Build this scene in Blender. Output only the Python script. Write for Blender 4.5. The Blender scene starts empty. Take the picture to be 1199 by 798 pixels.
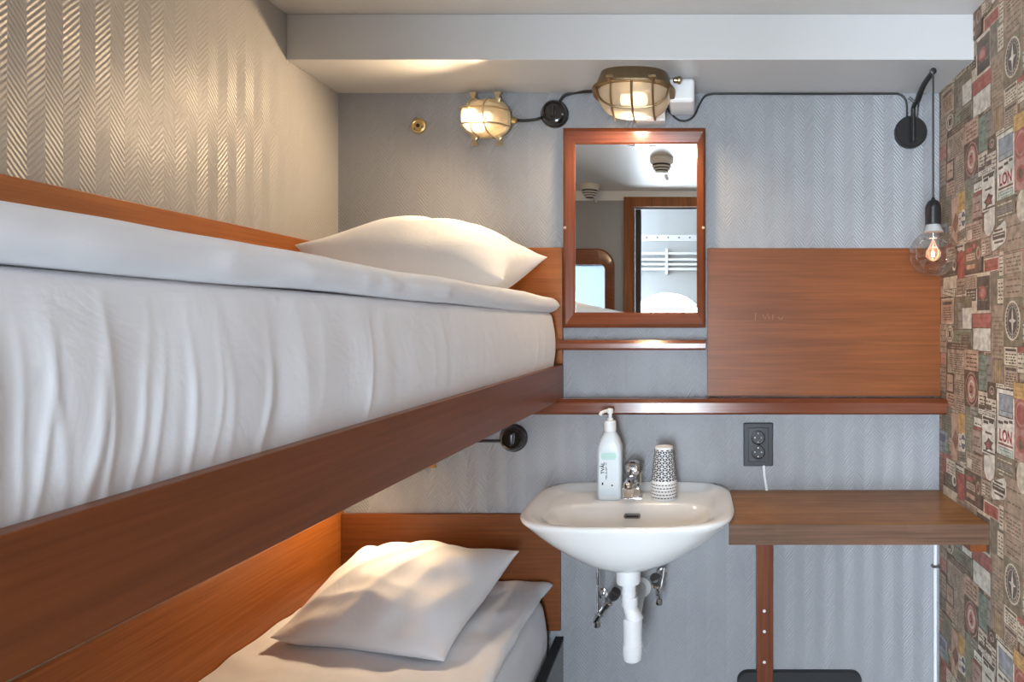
import bpy, bmesh, math, random
from mathutils import Vector, Matrix, noise
PI = math.pi
sc = bpy.context.scene
COL = sc.collection
D = 1.90          # camera to back wall
F = 760.0         # focal length in pixels of the 1199 x 798 frame
CZ = 1.32         # camera height
VX, VY = 814.0, 380.0
XL, XR = -1.045, 0.715
YB, YF = 1.90, -0.10
ZC = 2.114

def P(px, py, d):
    return Vector(((px - VX) * d / F, d, CZ - (py - VY) * d / F))

# ------------------------------------------------------------------ materials
def new_mat(name):
    m = bpy.data.materials.new(name)
    m.use_nodes = True
    nt = m.node_tree
    b = nt.nodes['Principled BSDF']
    return m, nt, b

def pmat(name, col, rough=0.5, metal=0.0, coat=0.0, bump=0.0, bscale=60, spec=0.5, var=0.0, trans=0.0, sub=0.0, vscale=8):
    m, nt, b = new_mat(name)
    b.inputs['Base Color'].default_value = (*col, 1)
    b.inputs['Roughness'].default_value = rough
    b.inputs['Metallic'].default_value = metal
    b.inputs['Coat Weight'].default_value = coat
    b.inputs['Coat Roughness'].default_value = 0.12
    b.inputs['Specular IOR Level'].default_value = spec
    b.inputs['Transmission Weight'].default_value = trans
    if sub:
        b.inputs['Subsurface Weight'].default_value = sub
        b.inputs['Subsurface Radius'].default_value = (0.01, 0.01, 0.01)
    if bump or var:
        tc = nt.nodes.new('ShaderNodeTexCoord')
    if bump:
        n = nt.nodes.new('ShaderNodeTexNoise'); n.inputs['Scale'].default_value = bscale; n.inputs['Detail'].default_value = 3
        nt.links.new(tc.outputs['Object'], n.inputs['Vector'])
        bp = nt.nodes.new('ShaderNodeBump'); bp.inputs['Strength'].default_value = bump; bp.inputs['Distance'].default_value = 0.003
        nt.links.new(n.outputs['Fac'], bp.inputs['Height']); nt.links.new(bp.outputs['Normal'], b.inputs['Normal'])
    if var:
        n2 = nt.nodes.new('ShaderNodeTexNoise'); n2.inputs['Scale'].default_value = vscale; n2.inputs['Detail'].default_value = 5
        nt.links.new(tc.outputs['Object'], n2.inputs['Vector'])
        r = nt.nodes.new('ShaderNodeValToRGB')
        r.color_ramp.elements[0].position = 0.3; r.color_ramp.elements[1].position = 0.7
        r.color_ramp.elements[0].color = (*[c * (1 - var) for c in col], 1)
        r.color_ramp.elements[1].color = (*[min(1, c * (1 + var)) for c in col], 1)
        nt.links.new(n2.outputs['Fac'], r.inputs['Fac']); nt.links.new(r.outputs['Color'], b.inputs['Base Color'])
    return m

def wood(name, dark, light, axis=0, rough=0.3, coat=0.35, scale=1.0, wear=0.0, spec=0.28):
    """varnished wood, grain running along the given axis"""
    m, nt, b = new_mat(name)
    L = nt.links.new
    tc = nt.nodes.new('ShaderNodeTexCoord')
    mp = nt.nodes.new('ShaderNodeMapping')
    s = [22 * scale] * 3; s[axis] = 1.6 * scale
    mp.inputs['Scale'].default_value = s
    L(tc.outputs['Object'], mp.inputs['Vector'])
    n1 = nt.nodes.new('ShaderNodeTexNoise'); n1.inputs['Scale'].default_value = 1.0; n1.inputs['Detail'].default_value = 6; n1.inputs['Distortion'].default_value = 0.6
    L(mp.outputs['Vector'], n1.inputs['Vector'])
    mp2 = nt.nodes.new('ShaderNodeMapping'); s2 = [170 * scale] * 3; s2[axis] = 5 * scale
    mp2.inputs['Scale'].default_value = s2; L(tc.outputs['Object'], mp2.inputs['Vector'])
    n2 = nt.nodes.new('ShaderNodeTexNoise'); n2.inputs['Scale'].default_value = 1.0; n2.inputs['Detail'].default_value = 3
    L(mp2.outputs['Vector'], n2.inputs['Vector'])
    n3 = nt.nodes.new('ShaderNodeTexNoise'); n3.inputs['Scale'].default_value = 2.2; n3.inputs['Detail'].default_value = 2
    L(tc.outputs['Object'], n3.inputs['Vector'])
    a1 = nt.nodes.new('ShaderNodeMath'); a1.operation = 'MULTIPLY_ADD'; a1.inputs[1].default_value = 0.45
    L(n2.outputs['Fac'], a1.inputs[0])
    h = nt.nodes.new('ShaderNodeMath'); h.operation = 'MULTIPLY'; h.inputs[1].default_value = 0.35; L(n1.outputs['Fac'], h.inputs[0])
    L(h.outputs[0], a1.inputs[2])
    a2 = nt.nodes.new('ShaderNodeMath'); a2.operation = 'MULTIPLY_ADD'; a2.inputs[1].default_value = 0.3
    L(n3.outputs['Fac'], a2.inputs[0]); L(a1.outputs[0], a2.inputs[2])
    r = nt.nodes.new('ShaderNodeValToRGB')
    r.color_ramp.elements[0].position = 0.40; r.color_ramp.elements[1].position = 0.68
    r.color_ramp.elements[0].color = (*dark, 1); r.color_ramp.elements[1].color = (*light, 1)
    L(a2.outputs[0], r.inputs['Fac'])
    out = r.outputs['Color']
    if wear:
        n4 = nt.nodes.new('ShaderNodeTexNoise'); n4.inputs['Scale'].default_value = 9; n4.inputs['Detail'].default_value = 7
        L(tc.outputs['Object'], n4.inputs['Vector'])
        r4 = nt.nodes.new('ShaderNodeValToRGB'); r4.color_ramp.elements[0].position = 0.52; r4.color_ramp.elements[1].position = 0.75
        r4.color_ramp.elements[0].color = (0, 0, 0, 1); r4.color_ramp.elements[1].color = (wear, wear, wear, 1)
        L(n4.outputs['Fac'], r4.inputs['Fac'])
        mx = nt.nodes.new('ShaderNodeMix'); mx.data_type = 'RGBA'
        L(r4.outputs['Color'], mx.inputs['Factor']); L(out, mx.inputs[6])
        mx.inputs[7].default_value = (light[0] * 1.35, light[1] * 1.6, light[2] * 2.0, 1)
        out = mx.outputs[2]
    L(out, b.inputs['Base Color'])
    b.inputs['Roughness'].default_value = rough
    b.inputs['Coat Weight'].default_value = coat; b.inputs['Coat Roughness'].default_value = 0.18
    b.inputs['Specular IOR Level'].default_value = spec
    bp = nt.nodes.new('ShaderNodeBump'); bp.inputs['Strength'].default_value = 0.06; bp.inputs['Distance'].default_value = 0.002
    L(n2.outputs['Fac'], bp.inputs['Height']); L(bp.outputs['Normal'], b.inputs['Normal'])
    return m

def herring(name, col, axis, col_w=0.029, rough=0.38, bd=0.0022, bs=.7):
    """painted glass-fibre wallpaper: raised herringbone ribs in upright stripes"""
    m, nt, b = new_mat(name)
    L = nt.links.new
    def math_(op, a, bb=None, c=None):
        n = nt.nodes.new('ShaderNodeMath'); n.operation = op
        for i, v in enumerate((a, bb, c)):
            if v is None: continue
            if isinstance(v, (int, float)): n.inputs[i].default_value = v
            else: L(v, n.inputs[i])
        return n.outputs[0]
    tc = nt.nodes.new('ShaderNodeTexCoord')
    sp = nt.nodes.new('ShaderNodeSeparateXYZ'); L(tc.outputs['Object'], sp.inputs[0])
    u = sp.outputs[axis]; z = sp.outputs[2]
    nz = nt.nodes.new('ShaderNodeTexNoise'); nz.inputs['Scale'].default_value = 35; nz.inputs['Detail'].default_value = 2
    L(tc.outputs['Object'], nz.inputs['Vector'])
    pp = math_('PINGPONG', u, col_w)
    ph = math_('MULTIPLY_ADD', pp, 1.25, z)
    ph = math_('MULTIPLY_ADD', nz.outputs['Fac'], 0.004, ph)
    s = math_('SINE', math_('MULTIPLY', ph, 2 * PI / 0.0115))
    s = math_('MULTIPLY_ADD', s, 0.5, 0.5)
    # softer and harder patches, threads across the ribs
    th = nt.nodes.new('ShaderNodeTexNoise'); th.inputs['Scale'].default_value = 420; th.inputs['Detail'].default_value = 1
    L(tc.outputs['Object'], th.inputs['Vector'])
    pn = nt.nodes.new('ShaderNodeTexNoise'); pn.inputs['Scale'].default_value = 7; pn.inputs['Detail'].default_value = 3
    L(tc.outputs['Object'], pn.inputs['Vector'])
    s = math_('MULTIPLY', s, math_('MULTIPLY_ADD', pn.outputs['Fac'], 1.5, -.1))
    hgt = math_('MULTIPLY_ADD', th.outputs['Fac'], 0.45, s)
    bp = nt.nodes.new('ShaderNodeBump'); bp.inputs['Strength'].default_value = bs; bp.inputs['Distance'].default_value = bd
    L(hgt, bp.inputs['Height']); L(bp.outputs['Normal'], b.inputs['Normal'])
    b.inputs['Base Color'].default_value = (*col, 1)
    b.inputs['Roughness'].default_value = rough
    b.inputs['Specular IOR Level'].default_value = 0.5
    return m

def glass(name, tint=(1, 1, 1), refl=1.0, milky=0.0, mcol=(1, 1, 1), rough=0.02):
    m = bpy.data.materials.new(name); m.use_nodes = True
    nt = m.node_tree; nt.nodes.clear(); L = nt.links.new
    out = nt.nodes.new('ShaderNodeOutputMaterial')
    tr = nt.nodes.new('ShaderNodeBsdfTransparent'); tr.inputs[0].default_value = (*tint, 1)
    gl = nt.nodes.new('ShaderNodeBsdfGlossy'); gl.inputs['Roughness'].default_value = rough
    lw = nt.nodes.new('ShaderNodeLayerWeight'); lw.inputs[0].default_value = 0.5
    pw = nt.nodes.new('ShaderNodeMath'); pw.operation = 'POWER'; pw.inputs[1].default_value = 2.2; L(lw.outputs['Facing'], pw.inputs[0])
    fr = nt.nodes.new('ShaderNodeMath'); fr.operation = 'MULTIPLY_ADD'; fr.inputs[1].default_value = 0.8; fr.inputs[2].default_value = 0.09; L(pw.outputs[0], fr.inputs[0])
    mu = nt.nodes.new('ShaderNodeMath'); mu.operation = 'MULTIPLY'; mu.inputs[1].default_value = refl; L(fr.outputs[0], mu.inputs[0])
    base = tr.outputs[0]
    if milky:
        tl = nt.nodes.new('ShaderNodeBsdfTranslucent'); tl.inputs[0].default_value = (*mcol, 1)
        df = nt.nodes.new('ShaderNodeBsdfDiffuse'); df.inputs[0].default_value = (*mcol, 1)
        m0 = nt.nodes.new('ShaderNodeMixShader'); m0.inputs[0].default_value = 0.35; L(tl.outputs[0], m0.inputs[1]); L(df.outputs[0], m0.inputs[2])
        m1 = nt.nodes.new('ShaderNodeMixShader'); m1.inputs[0].default_value = milky; L(tr.outputs[0], m1.inputs[1]); L(m0.outputs[0], m1.inputs[2])
        base = m1.outputs[0]
    m2 = nt.nodes.new('ShaderNodeMixShader'); L(mu.outputs[0], m2.inputs[0]); L(base, m2.inputs[1]); L(gl.outputs[0], m2.inputs[2])
    L(m2.outputs[0], out.inputs[0])
    return m

def emit(name, col, strength):
    m, nt, b = new_mat(name)
    b.inputs['Base Color'].default_value = (*col, 1)
    b.inputs['Emission Color'].default_value = (*col, 1)
    b.inputs['Emission Strength'].default_value = strength
    return m

def fabric(name, col):
    m, nt, b = new_mat(name)
    L = nt.links.new
    tc = nt.nodes.new('ShaderNodeTexCoord')
    n = nt.nodes.new('ShaderNodeTexNoise'); n.inputs['Scale'].default_value = 14; n.inputs['Detail'].default_value = 4; n.inputs['Distortion'].default_value = 0.8
    L(tc.outputs['Object'], n.inputs['Vector'])
    bp = nt.nodes.new('ShaderNodeBump'); bp.inputs['Strength'].default_value = 0.35; bp.inputs['Distance'].default_value = 0.006
    L(n.outputs['Fac'], bp.inputs['Height']); L(bp.outputs['Normal'], b.inputs['Normal'])
    b.inputs['Base Color'].default_value = (*col, 1); b.inputs['Roughness'].default_value = 0.75
    b.inputs['Sheen Weight'].default_value = 0.15
    b.inputs['Specular IOR Level'].default_value = 0.3
    return m

M = {}
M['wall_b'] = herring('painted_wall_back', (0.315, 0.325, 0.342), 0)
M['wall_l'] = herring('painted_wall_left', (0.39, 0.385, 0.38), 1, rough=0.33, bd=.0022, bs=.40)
M['paint'] = pmat('ceiling_paint', (0.58, 0.565, 0.54), 0.35, bump=0.05, bscale=30)  # warm cast of the lamps put into the cream tone
M['beam'] = pmat('beam_paint', (0.54, 0.54, 0.535), 0.35, bump=0.04, bscale=30)
M['white'] = pmat('white_paint', (0.75, 0.76, 0.76), 0.4)
M['corridor'] = pmat('corridor_paint', (0.50, 0.51, 0.51), 0.5)
M['floor'] = pmat('vinyl_floor', (0.16, 0.15, 0.14), 0.5, var=0.15)
M['greywall'] = pmat('grey_wall_paint', (0.30, 0.31, 0.32), 0.5)
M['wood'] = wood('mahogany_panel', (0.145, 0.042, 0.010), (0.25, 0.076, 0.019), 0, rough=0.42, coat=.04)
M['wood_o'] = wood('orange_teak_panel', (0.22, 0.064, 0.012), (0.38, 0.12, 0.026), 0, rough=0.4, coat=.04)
M['wood_oy'] = wood('orange_teak_rail', (0.24, 0.07, 0.013), (0.40, 0.13, 0.028), 1, rough=0.4, coat=.04)
M['wood_y'] = wood('mahogany_board', (0.135, 0.038, 0.011), (0.21, 0.062, 0.017), 1, rough=0.36, coat=.06)
M['wood_z'] = wood('mahogany_upright', (0.11, 0.028, 0.012), (0.22, 0.065, 0.026), 2, rough=0.35)
M['wood_red'] = wood('red_mahogany', (0.10, 0.026, 0.010), (0.20, 0.054, 0.019), 0, rough=0.22, coat=0.6)
M['wood_redz'] = wood('red_mahogany_upright', (0.10, 0.026, 0.010), (0.20, 0.054, 0.019), 2, rough=0.22, coat=0.6)
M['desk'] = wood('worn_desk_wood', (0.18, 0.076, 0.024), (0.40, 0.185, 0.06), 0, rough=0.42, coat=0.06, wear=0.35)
M['darkboard'] = pmat('dark_lacquer_board', (0.06, 0.055, 0.055), 0.25, coat=0.3)
M['blackfelt'] = pmat('black_edge_strip', (0.012, 0.012, 0.013), 0.9, bump=0.8, bscale=300)
M['sheet'] = fabric('white_cotton', (0.74, 0.765, 0.81))  # blue cast of the daylight put into the white cotton
M['pillow'] = fabric('white_pillow_cotton', (0.80, 0.81, 0.83))
M['ceramic'] = pmat('white_ceramic', (0.84, 0.845, 0.835), 0.12, coat=0.5)
M['plastic_w'] = pmat('white_plastic', (0.80, 0.81, 0.82), 0.35)
M['bottle'] = pmat('milky_bottle_plastic', (0.66, 0.72, 0.74), 0.3, sub=0.2)
M['mint'] = pmat('mint_print', (0.42, 0.66, 0.60), 0.4)
M['ink'] = pmat('black_ink', (0.01, 0.01, 0.012), 0.5)
M['paleblue'] = pmat('pale_blue_print', (0.60, 0.70, 0.76), 0.4)
M['chrome'] = pmat('chrome', (0.72, 0.72, 0.73), 0.1, 1.0)
M['steel'] = pmat('dark_steel', (0.25, 0.25, 0.26), 0.3, 1.0)
M['brass'] = pmat('brass', (0.62, 0.45, 0.20), 0.3, 1.0, var=0.15, vscale=30)
M['brass_dk'] = pmat('aged_brass', (0.30, 0.22, 0.13), 0.35, 1.0, var=0.25, vscale=20)
M['brass_pl'] = pmat('pale_brass', (0.66, 0.55, 0.36), 0.32, 1.0)
M['black'] = pmat('black_plastic', (0.012, 0.012, 0.013), 0.3)
M['bakelite'] = pmat('black_bakelite', (0.015, 0.013, 0.011), 0.15, coat=0.5)
M['blackmetal'] = pmat('black_metal', (0.014, 0.014, 0.015), 0.4)
M['charcoal'] = pmat('charcoal_plastic', (0.026, 0.028, 0.033), 0.5)
M['cable'] = pmat('black_cable', (0.02, 0.018, 0.017), 0.5)
M['paper'] = pmat('white_paper', (0.78, 0.78, 0.77), 0.6)
M['detector'] = pmat('cream_plastic', (0.62, 0.60, 0.55), 0.4)
M['mirror'] = pmat('mirror_silver', (0.86, 0.88, 0.88), 0.01, 1.0)
M['panel_dk'] = pmat('dark_grey_plain', (0.022, 0.024, 0.027), 0.5)
M['grey_metal'] = pmat('grey_socket_collar', (0.40, 0.41, 0.41), 0.4)
M['lamp_glass'] = glass('ribbed_lamp_glass', (1, 0.97, 0.9), 0.8, milky=0.5, mcol=(0.95, 0.88, 0.74), rough=0.1)
M['clear'] = glass('clear_bulb_glass', (0.93, 0.91, 0.89), 1.0)
M['blind'] = glass('pale_window_blind', (1, 1, 1), 0.4, milky=0.97, mcol=(0.40, 0.45, 0.48), rough=0.3)
M['bulb'] = emit('warm_bulb', (1.0, 0.84, 0.60), 1.6)
M['filament'] = emit('glowing_filament', (1.0, 0.36, 0.22), .8)
M['deck'] = pmat('dark_deck_things', (0.05, 0.055, 0.06), 0.6)

# ------------------------------------------------------------------ mesh helpers
def box(bm, x0, x1, y0, y1, z0, z1, bevel=0.0, seg=2, mi=0):
    vs = [bm.verts.new((x, y, z)) for x in (x0, x1) for y in (y0, y1) for z in (z0, z1)]
    q = [(0, 1, 3, 2), (4, 6, 7, 5), (0, 4, 5, 1), (2, 3, 7, 6), (0, 2, 6, 4), (1, 5, 7, 3)]
    fs = [bm.faces.new([vs[i] for i in f]) for f in q]
    for f in fs: f.material_index = mi
    if bevel:
        es = list({e for f in fs for e in f.edges})
        r = bmesh.ops.bevel(bm, geom=es, offset=bevel, segments=seg, affect='EDGES', profile=0.5)
        for f in r['faces']: f.material_index = mi
    return vs

def hexa(bm, pts, mi=0, bevel=0):
    """eight corner points ordered like box()"""
    vs = [bm.verts.new(p) for p in pts]
    q = [(0, 1, 3, 2), (4, 6, 7, 5), (0, 4, 5, 1), (2, 3, 7, 6), (0, 2, 6, 4), (1, 5, 7, 3)]
    fs = [bm.faces.new([vs[i] for i in f]) for f in q]
    for f in fs: f.material_index = mi
    if bevel:
        es = list({e for f in fs for e in f.edges})
        bmesh.ops.bevel(bm, geom=es, offset=bevel, segments=2, affect='EDGES', profile=0.5)

def catmull(pts, n=8, closed=False):
    pts = [Vector(p) for p in pts]
    out = []
    N = len(pts)
    rng = range(N) if closed else range(N - 1)
    for i in rng:
        p1, p2 = pts[i], pts[(i + 1) % N]
        p0 = pts[(i - 1) % N] if (closed or i > 0) else p1 * 2 - p2
        p3 = pts[(i + 2) % N] if (closed or i + 2 < N) else p2 * 2 - p1
        for k in range(n):
            t = k / n
            out.append(0.5 * ((2 * p1) + (p2 - p0) * t + (2 * p0 - 5 * p1 + 4 * p2 - p3) * t * t + (3 * p1 - p0 - 3 * p2 + p3) * t ** 3))
    if not closed: out.append(pts[-1])
    return out

def tube(bm, pts, r, seg=10, closed=False, mi=0, radii=None):
    pts = [Vector(p) for p in pts]
    N = len(pts)
    t0 = (pts[1] - pts[0]).normalized()
    ref = Vector((0, 0, 1)) if abs(t0.z) < 0.9 else Vector((1, 0, 0))
    nrm = (ref - t0 * ref.dot(t0)).normalized()
    rings = []
    for i, p in enumerate(pts):
        a = pts[(i - 1) % N] if (closed or i > 0) else p
        b = pts[(i + 1) % N] if (closed or i < N - 1) else p
        t = (b - a).normalized()
        nrm = (nrm - t * nrm.dot(t))
        nrm = nrm.normalized() if nrm.length > 1e-6 else t.orthogonal().normalized()
        bn = t.cross(nrm)
        rr = radii[i] if radii else r
        rings.append([bm.verts.new(p + (nrm * math.cos(2 * PI * k / seg) + bn * math.sin(2 * PI * k / seg)) * rr) for k in range(seg)])
    for i in range(N if closed else N - 1):
        A, B = rings[i], rings[(i + 1) % N]
        for k in range(seg):
            f = bm.faces.new((A[k], A[(k + 1) % seg], B[(k + 1) % seg], B[k])); f.material_index = mi; f.smooth = True
    if not closed:
        for R, rev in ((rings[0], True), (rings[-1], False)):
            f = bm.faces.new(R[::-1] if rev else R); f.material_index = mi

def loft(bm, loops, cap0=True, cap1=True, mi=0):
    R = [[bm.verts.new(p) for p in lp] for lp in loops]
    n = len(R[0])
    for A, B in zip(R, R[1:]):
        for k in range(n):
            f = bm.faces.new((A[k], A[(k + 1) % n], B[(k + 1) % n], B[k])); f.material_index = mi
    if cap0: bm.faces.new(R[0][::-1]).material_index = mi
    if cap1: bm.faces.new(R[-1]).material_index = mi
    return R

def lathe(bm, prof, center=(0, 0, 0), axis='Z', seg=32, mi=0, cap0=True, cap1=True):
    """prof = (radius, height) pairs; axis Z up, Y away from wall towards -Y when 'W'"""
    c = Vector(center); loops = []
    for r, h in prof:
        lp = []
        for k in range(seg):
            a = 2 * PI * k / seg
            x, y = r * math.cos(a), r * math.sin(a)
            if axis == 'Z': lp.append(c + Vector((x, y, h)))
            elif axis == 'W': lp.append(c + Vector((x, -h, y)))     # grows out of the back wall
            elif axis == 'X': lp.append(c + Vector((h, x, y)))
            else: lp.append(c + axis @ Vector((x, y, h)))
        loops.append(lp)
    loft(bm, loops, cap0, cap1, mi)

def sgnpow(v, e): return math.copysign(abs(v) ** e, v)

def obj(name, bm, mat, parent=None, smooth=35, sub=0):
    bmesh.ops.recalc_face_normals(bm, faces=bm.faces)
    me = bpy.data.meshes.new(name)
    bm.to_mesh(me); bm.free()
    for m_ in (mat if isinstance(mat, (list, tuple)) else [mat]):
        me.materials.append(m_)
    if smooth:
        me.polygons.foreach_set('use_smooth', [True] * len(me.polygons))
        if smooth < 180: me.set_sharp_from_angle(angle=math.radians(smooth))
    o = bpy.data.objects.new(name, me); COL.objects.link(o)
    if parent: attach(o, parent)
    if 0 < smooth < 60:
        wn = o.modifiers.new('normals', 'WEIGHTED_NORMAL'); wn.keep_sharp = True; wn.weight = 80
    if sub:
        s = o.modifiers.new('sub', 'SUBSURF'); s.levels = sub; s.render_levels = sub
    return o

def attach(o, parent):
    o.parent = parent
    loc = Vector(parent.location)
    p = parent.parent
    while p:
        loc = loc + Vector(p.location); p = p.parent
    if parent.type == 'EMPTY': o.matrix_parent_inverse = Matrix.Translation(parent.location).inverted()
    return o

def tag(o, label, cat, group=None):
    o['label'] = label; o['category'] = cat
    if group: o['group'] = group
    return o

def thing(name, loc, label, cat, group=None):
    e = bpy.data.objects.new(name, None); COL.objects.link(e)
    e.location = loc; e.empty_display_size = 0.05
    return tag(e, label, cat, group)

def struct(name, bm, mat, parent=None, smooth=35, label=None):
    o = obj(name, bm, mat, parent, smooth)
    if parent is None: o['kind'] = 'structure'
    if label: o['label'] = label
    return o

def B(): return bmesh.new()

def text_into(bm, s, size, M4, mi=0, depth=0.0, bold=0.0):
    cu = bpy.data.curves.new('lettering', 'FONT'); cu.body = s; cu.size = size
    cu.align_x = 'CENTER'; cu.align_y = 'CENTER'; cu.offset = bold; cu.extrude = depth; cu.resolution_u = 3
    ob = bpy.data.objects.new('lettering', cu); COL.objects.link(ob)
    dg = bpy.context.evaluated_depsgraph_get()
    me = bpy.data.meshes.new_from_object(ob.evaluated_get(dg))
    bpy.data.objects.remove(ob); bpy.data.curves.remove(cu)
    me.transform(M4)
    n0 = len(bm.faces)
    bm.from_mesh(me); bm.faces.ensure_lookup_table()
    for f in bm.faces[n0:]: f.material_index = mi
    bpy.data.meshes.remove(me)

def copy_tree(o, parent=None):
    c = o.copy(); COL.objects.link(c)
    if parent: c.parent = parent
    for ch in list(o.children): copy_tree(ch, c)
    return c

# ================================================================== THE SETTING
b = B(); box(b, XL - .1, 1.6, -1.2, YB + .1, -.08, 0); struct('floor', b, M['floor'])
b = B(); box(b, XL - .1, XR + .1, YF - .06, YB + .1, ZC, ZC + .08); struct('ceiling', b, M['paint'])
b = B(); box(b, XL, XR, YB, YB + .1, 0, ZC); struct('wall_back', b, M['wall_b'])
b = B(); box(b, XL - .1, XL, YF - .06, YB + .1, 0, ZC); struct('wall_left', b, M['wall_l'])
# boxed beam across the ceiling at the back wall
b = B(); box(b, XL, XR, 1.658, YB, 1.9965, ZC, 0.003); struct('trim_1', b, M['beam'], label='white boxed beam across the ceiling above the lamps')
# front wall (seen only in the mirror): doorway and bunk window
DX0, DX1, DZ = -0.365, 0.42, 2.02
WX0, WX1, WZ0, WZ1 = -0.985, -0.535, 1.22, 1.675
b = B()
y0, y1 = YF - .06, YF
box(b, XL, WX0, y0, y1, 0, ZC); box(b, WX1, DX0, y0, y1, 0, ZC)
box(b, WX0, WX1, y0, y1, 0, WZ0); box(b, WX0, WX1, y0, y1, WZ1, ZC)
box(b, DX0, DX1, y0, y1, DZ, ZC); box(b, DX1, XR, y0, y1, 0, ZC)
struct('wall_front', b, M['greywall'])
b = B(); box(b, XL, XR, YF, YF + .012, ZC - .055, ZC); struct('trim_2', b, M['white'], label='white cornice strip over the door')
b = B()
for x0, x1, z0, z1 in ((DX0 - .06, DX0, 0, DZ + .06), (DX1, DX1 + .06, 0, DZ + .06), (DX0, DX1, DZ, DZ + .06)):
    box(b, x0, x1, y0 - .008, y1 + .016, z0, z1, .004)
struct('door_1', b, wood('matt_door_wood', (0.16, 0.055, 0.02), (0.32, 0.12, 0.045), 2, rough=0.7, coat=0), label='wooden door frame opening onto the corridor')
b = B(); box(b, DX0 + .001, DX0 + .035, y0 - .05, y0 - .009, .0, DZ, .003)
struct('trim_3', b, pmat('dark_jamb_paint', (.05, .047, .045), .7), label='dark door stop strip beside the wooden door frame')
# window frame with rounded top corner
def rrect(x0, x1, z0, z1, r, n=8):
    pts = []
    for cx, cz, a0 in ((x1 - r, z1 - r, 0), (x0 + r, z1 - r, 90), (x0 + r, z0 + r, 180), (x1 - r, z0 + r, 270)):
        for k in range(n + 1):
            a = math.radians(a0 + 90 * k / n); pts.append((cx + r * math.cos(a), cz + r * math.sin(a)))
    return pts
b = B()
o_ = rrect(WX0 - .06, WX1 + .055, WZ0 - .06, WZ1 + .095, .10); i_ = rrect(WX0, WX1, WZ0, WZ1, .03)
oL = [(x, YF + .001, z) for x, z in o_]; oF = [(x, YF + .03, z) for x, z in o_]
iF = [(x, YF + .03, z) for x, z in i_]; iB = [(x, YF - .05, z) for x, z in i_]
oF2 = [(x * .97 + .97 * 0 + (.03 * (WX0 + WX1) / 2), YF + .036, z * .97 + .03 * (WZ0 + WZ1) / 2) for x, z in o_]
loft(b, [oL, oF, oF2, iF, iB], False, False)
w1 = struct('window_1', b, M['wood_red'], label='small window with rounded wooden frame at the bunk foot')
b = B(); box(b, WX0 - .0, WX1, YF - .052, YF - .048, WZ0, WZ1); obj('pane', b, M['blind'], w1)
# corridor behind the door (reflected in the mirror)
CY = -1.05
b = B(); box(b, -1.3, 1.5, CY - .06, YF - .06, 2.28, 2.34); struct('ceiling_corridor', b, M['white'])
b = B(); box(b, -1.36, -1.3, CY, YF - .06, 0, 2.28); struct('wall_corridor_left', b, M['corridor'])
b = B(); box(b, 1.5, 1.56, CY, YF - .06, 0, 2.28); struct('wall_corridor_right', b, M['corridor'])
b = B(); box(b, XR + .1, 1.5, YF - .06, YF, 0, 2.28); box(b, XL - .1, XR + .1, YF - .06, YF, ZC + .08, 2.34); box(b, -1.3, XL - .1, YF - .06, YF, 0, 2.28)
struct('wall_corridor_inner', b, M['corridor'])
b = B()
yc0, yc1 = CY - .06, CY
AX0, AX1, AZS, AZT, AZ0 = -.44, .02, 1.40, 1.555, .45
box(b, -1.36, AX0, yc0, yc1, 0, .3); box(b, -1.36, AX0, yc0, yc1, 2.05, 2.28)
box(b, -1.36, -1.2, yc0, yc1, .3, 2.05); box(b, -.56, AX0, yc0, yc1, .3, 2.05)
n = 24
for i in range(n):
    xa = AX0 + (AX1 - AX0) * i / n; xb = AX0 + (AX1 - AX0) * (i + 1) / n
    t = ((xa + xb) / 2 - (AX0 + AX1) / 2) / ((AX1 - AX0) / 2)
    box(b, xa, xb, yc0, yc1, AZS + (AZT - AZS) * math.sqrt(max(0, 1 - t * t)), 2.28)
box(b, AX0, AX1, yc0, yc1, 0, AZ0)
box(b, AX1, 1.56, yc0, yc1, 0, 2.28)
struct('wall_corridor_outer', b, M['corridor'])
# white slatted rack and rail on the corridor wall
t = thing('slatted_rack', (-.2, CY, 1.75), 'white slatted wall rack above the arched window in the mirror', 'rack')
for z in (1.80, 1.845, 1.765, 1.73):
    b = B(); box(b, -.47, .1, CY + .02, CY + .05, z - .009, z + .009, .003); obj('slat', b, M['plastic_w'], t)
b = B(); box(b, -.22, -.20, CY, CY + .056, 1.69, 1.88, .002); obj('upright', b, M['plastic_w'], t)
t = thing('coat_rail', (-.2, CY, 1.96), 'white coat rail with small pegs above the slatted rack', 'rail')
b = B(); box(b, -.47, .1, CY, CY + .015, 1.94, 1.985, .003); obj('rail', b, M['plastic_w'], t)
for i in range(7):
    b = B(); lathe(b, [(.004, 0), (.004, .02), (.007, .022), (.006, .03)], (-.44 + .08 * i, CY + .045, 1.965), 'W', 8)
    obj('peg', b, M['steel'], t)
b = B()
for z in (1.375, 1.20, 1.02): box(b, AX0, AX1, yc0 + .02, yc0 + .035, z - .006, z + .006)
for x in (-.33, -.21, -.09): box(b, x - .006, x + .006, yc0 + .02, yc0 + .035, AZ0, 1.50)
struct('window_2', b, M['deck'], label='dark bars in the arched corridor window standing for shapes outside')  # bars put in place of the dark things outside the arch

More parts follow.
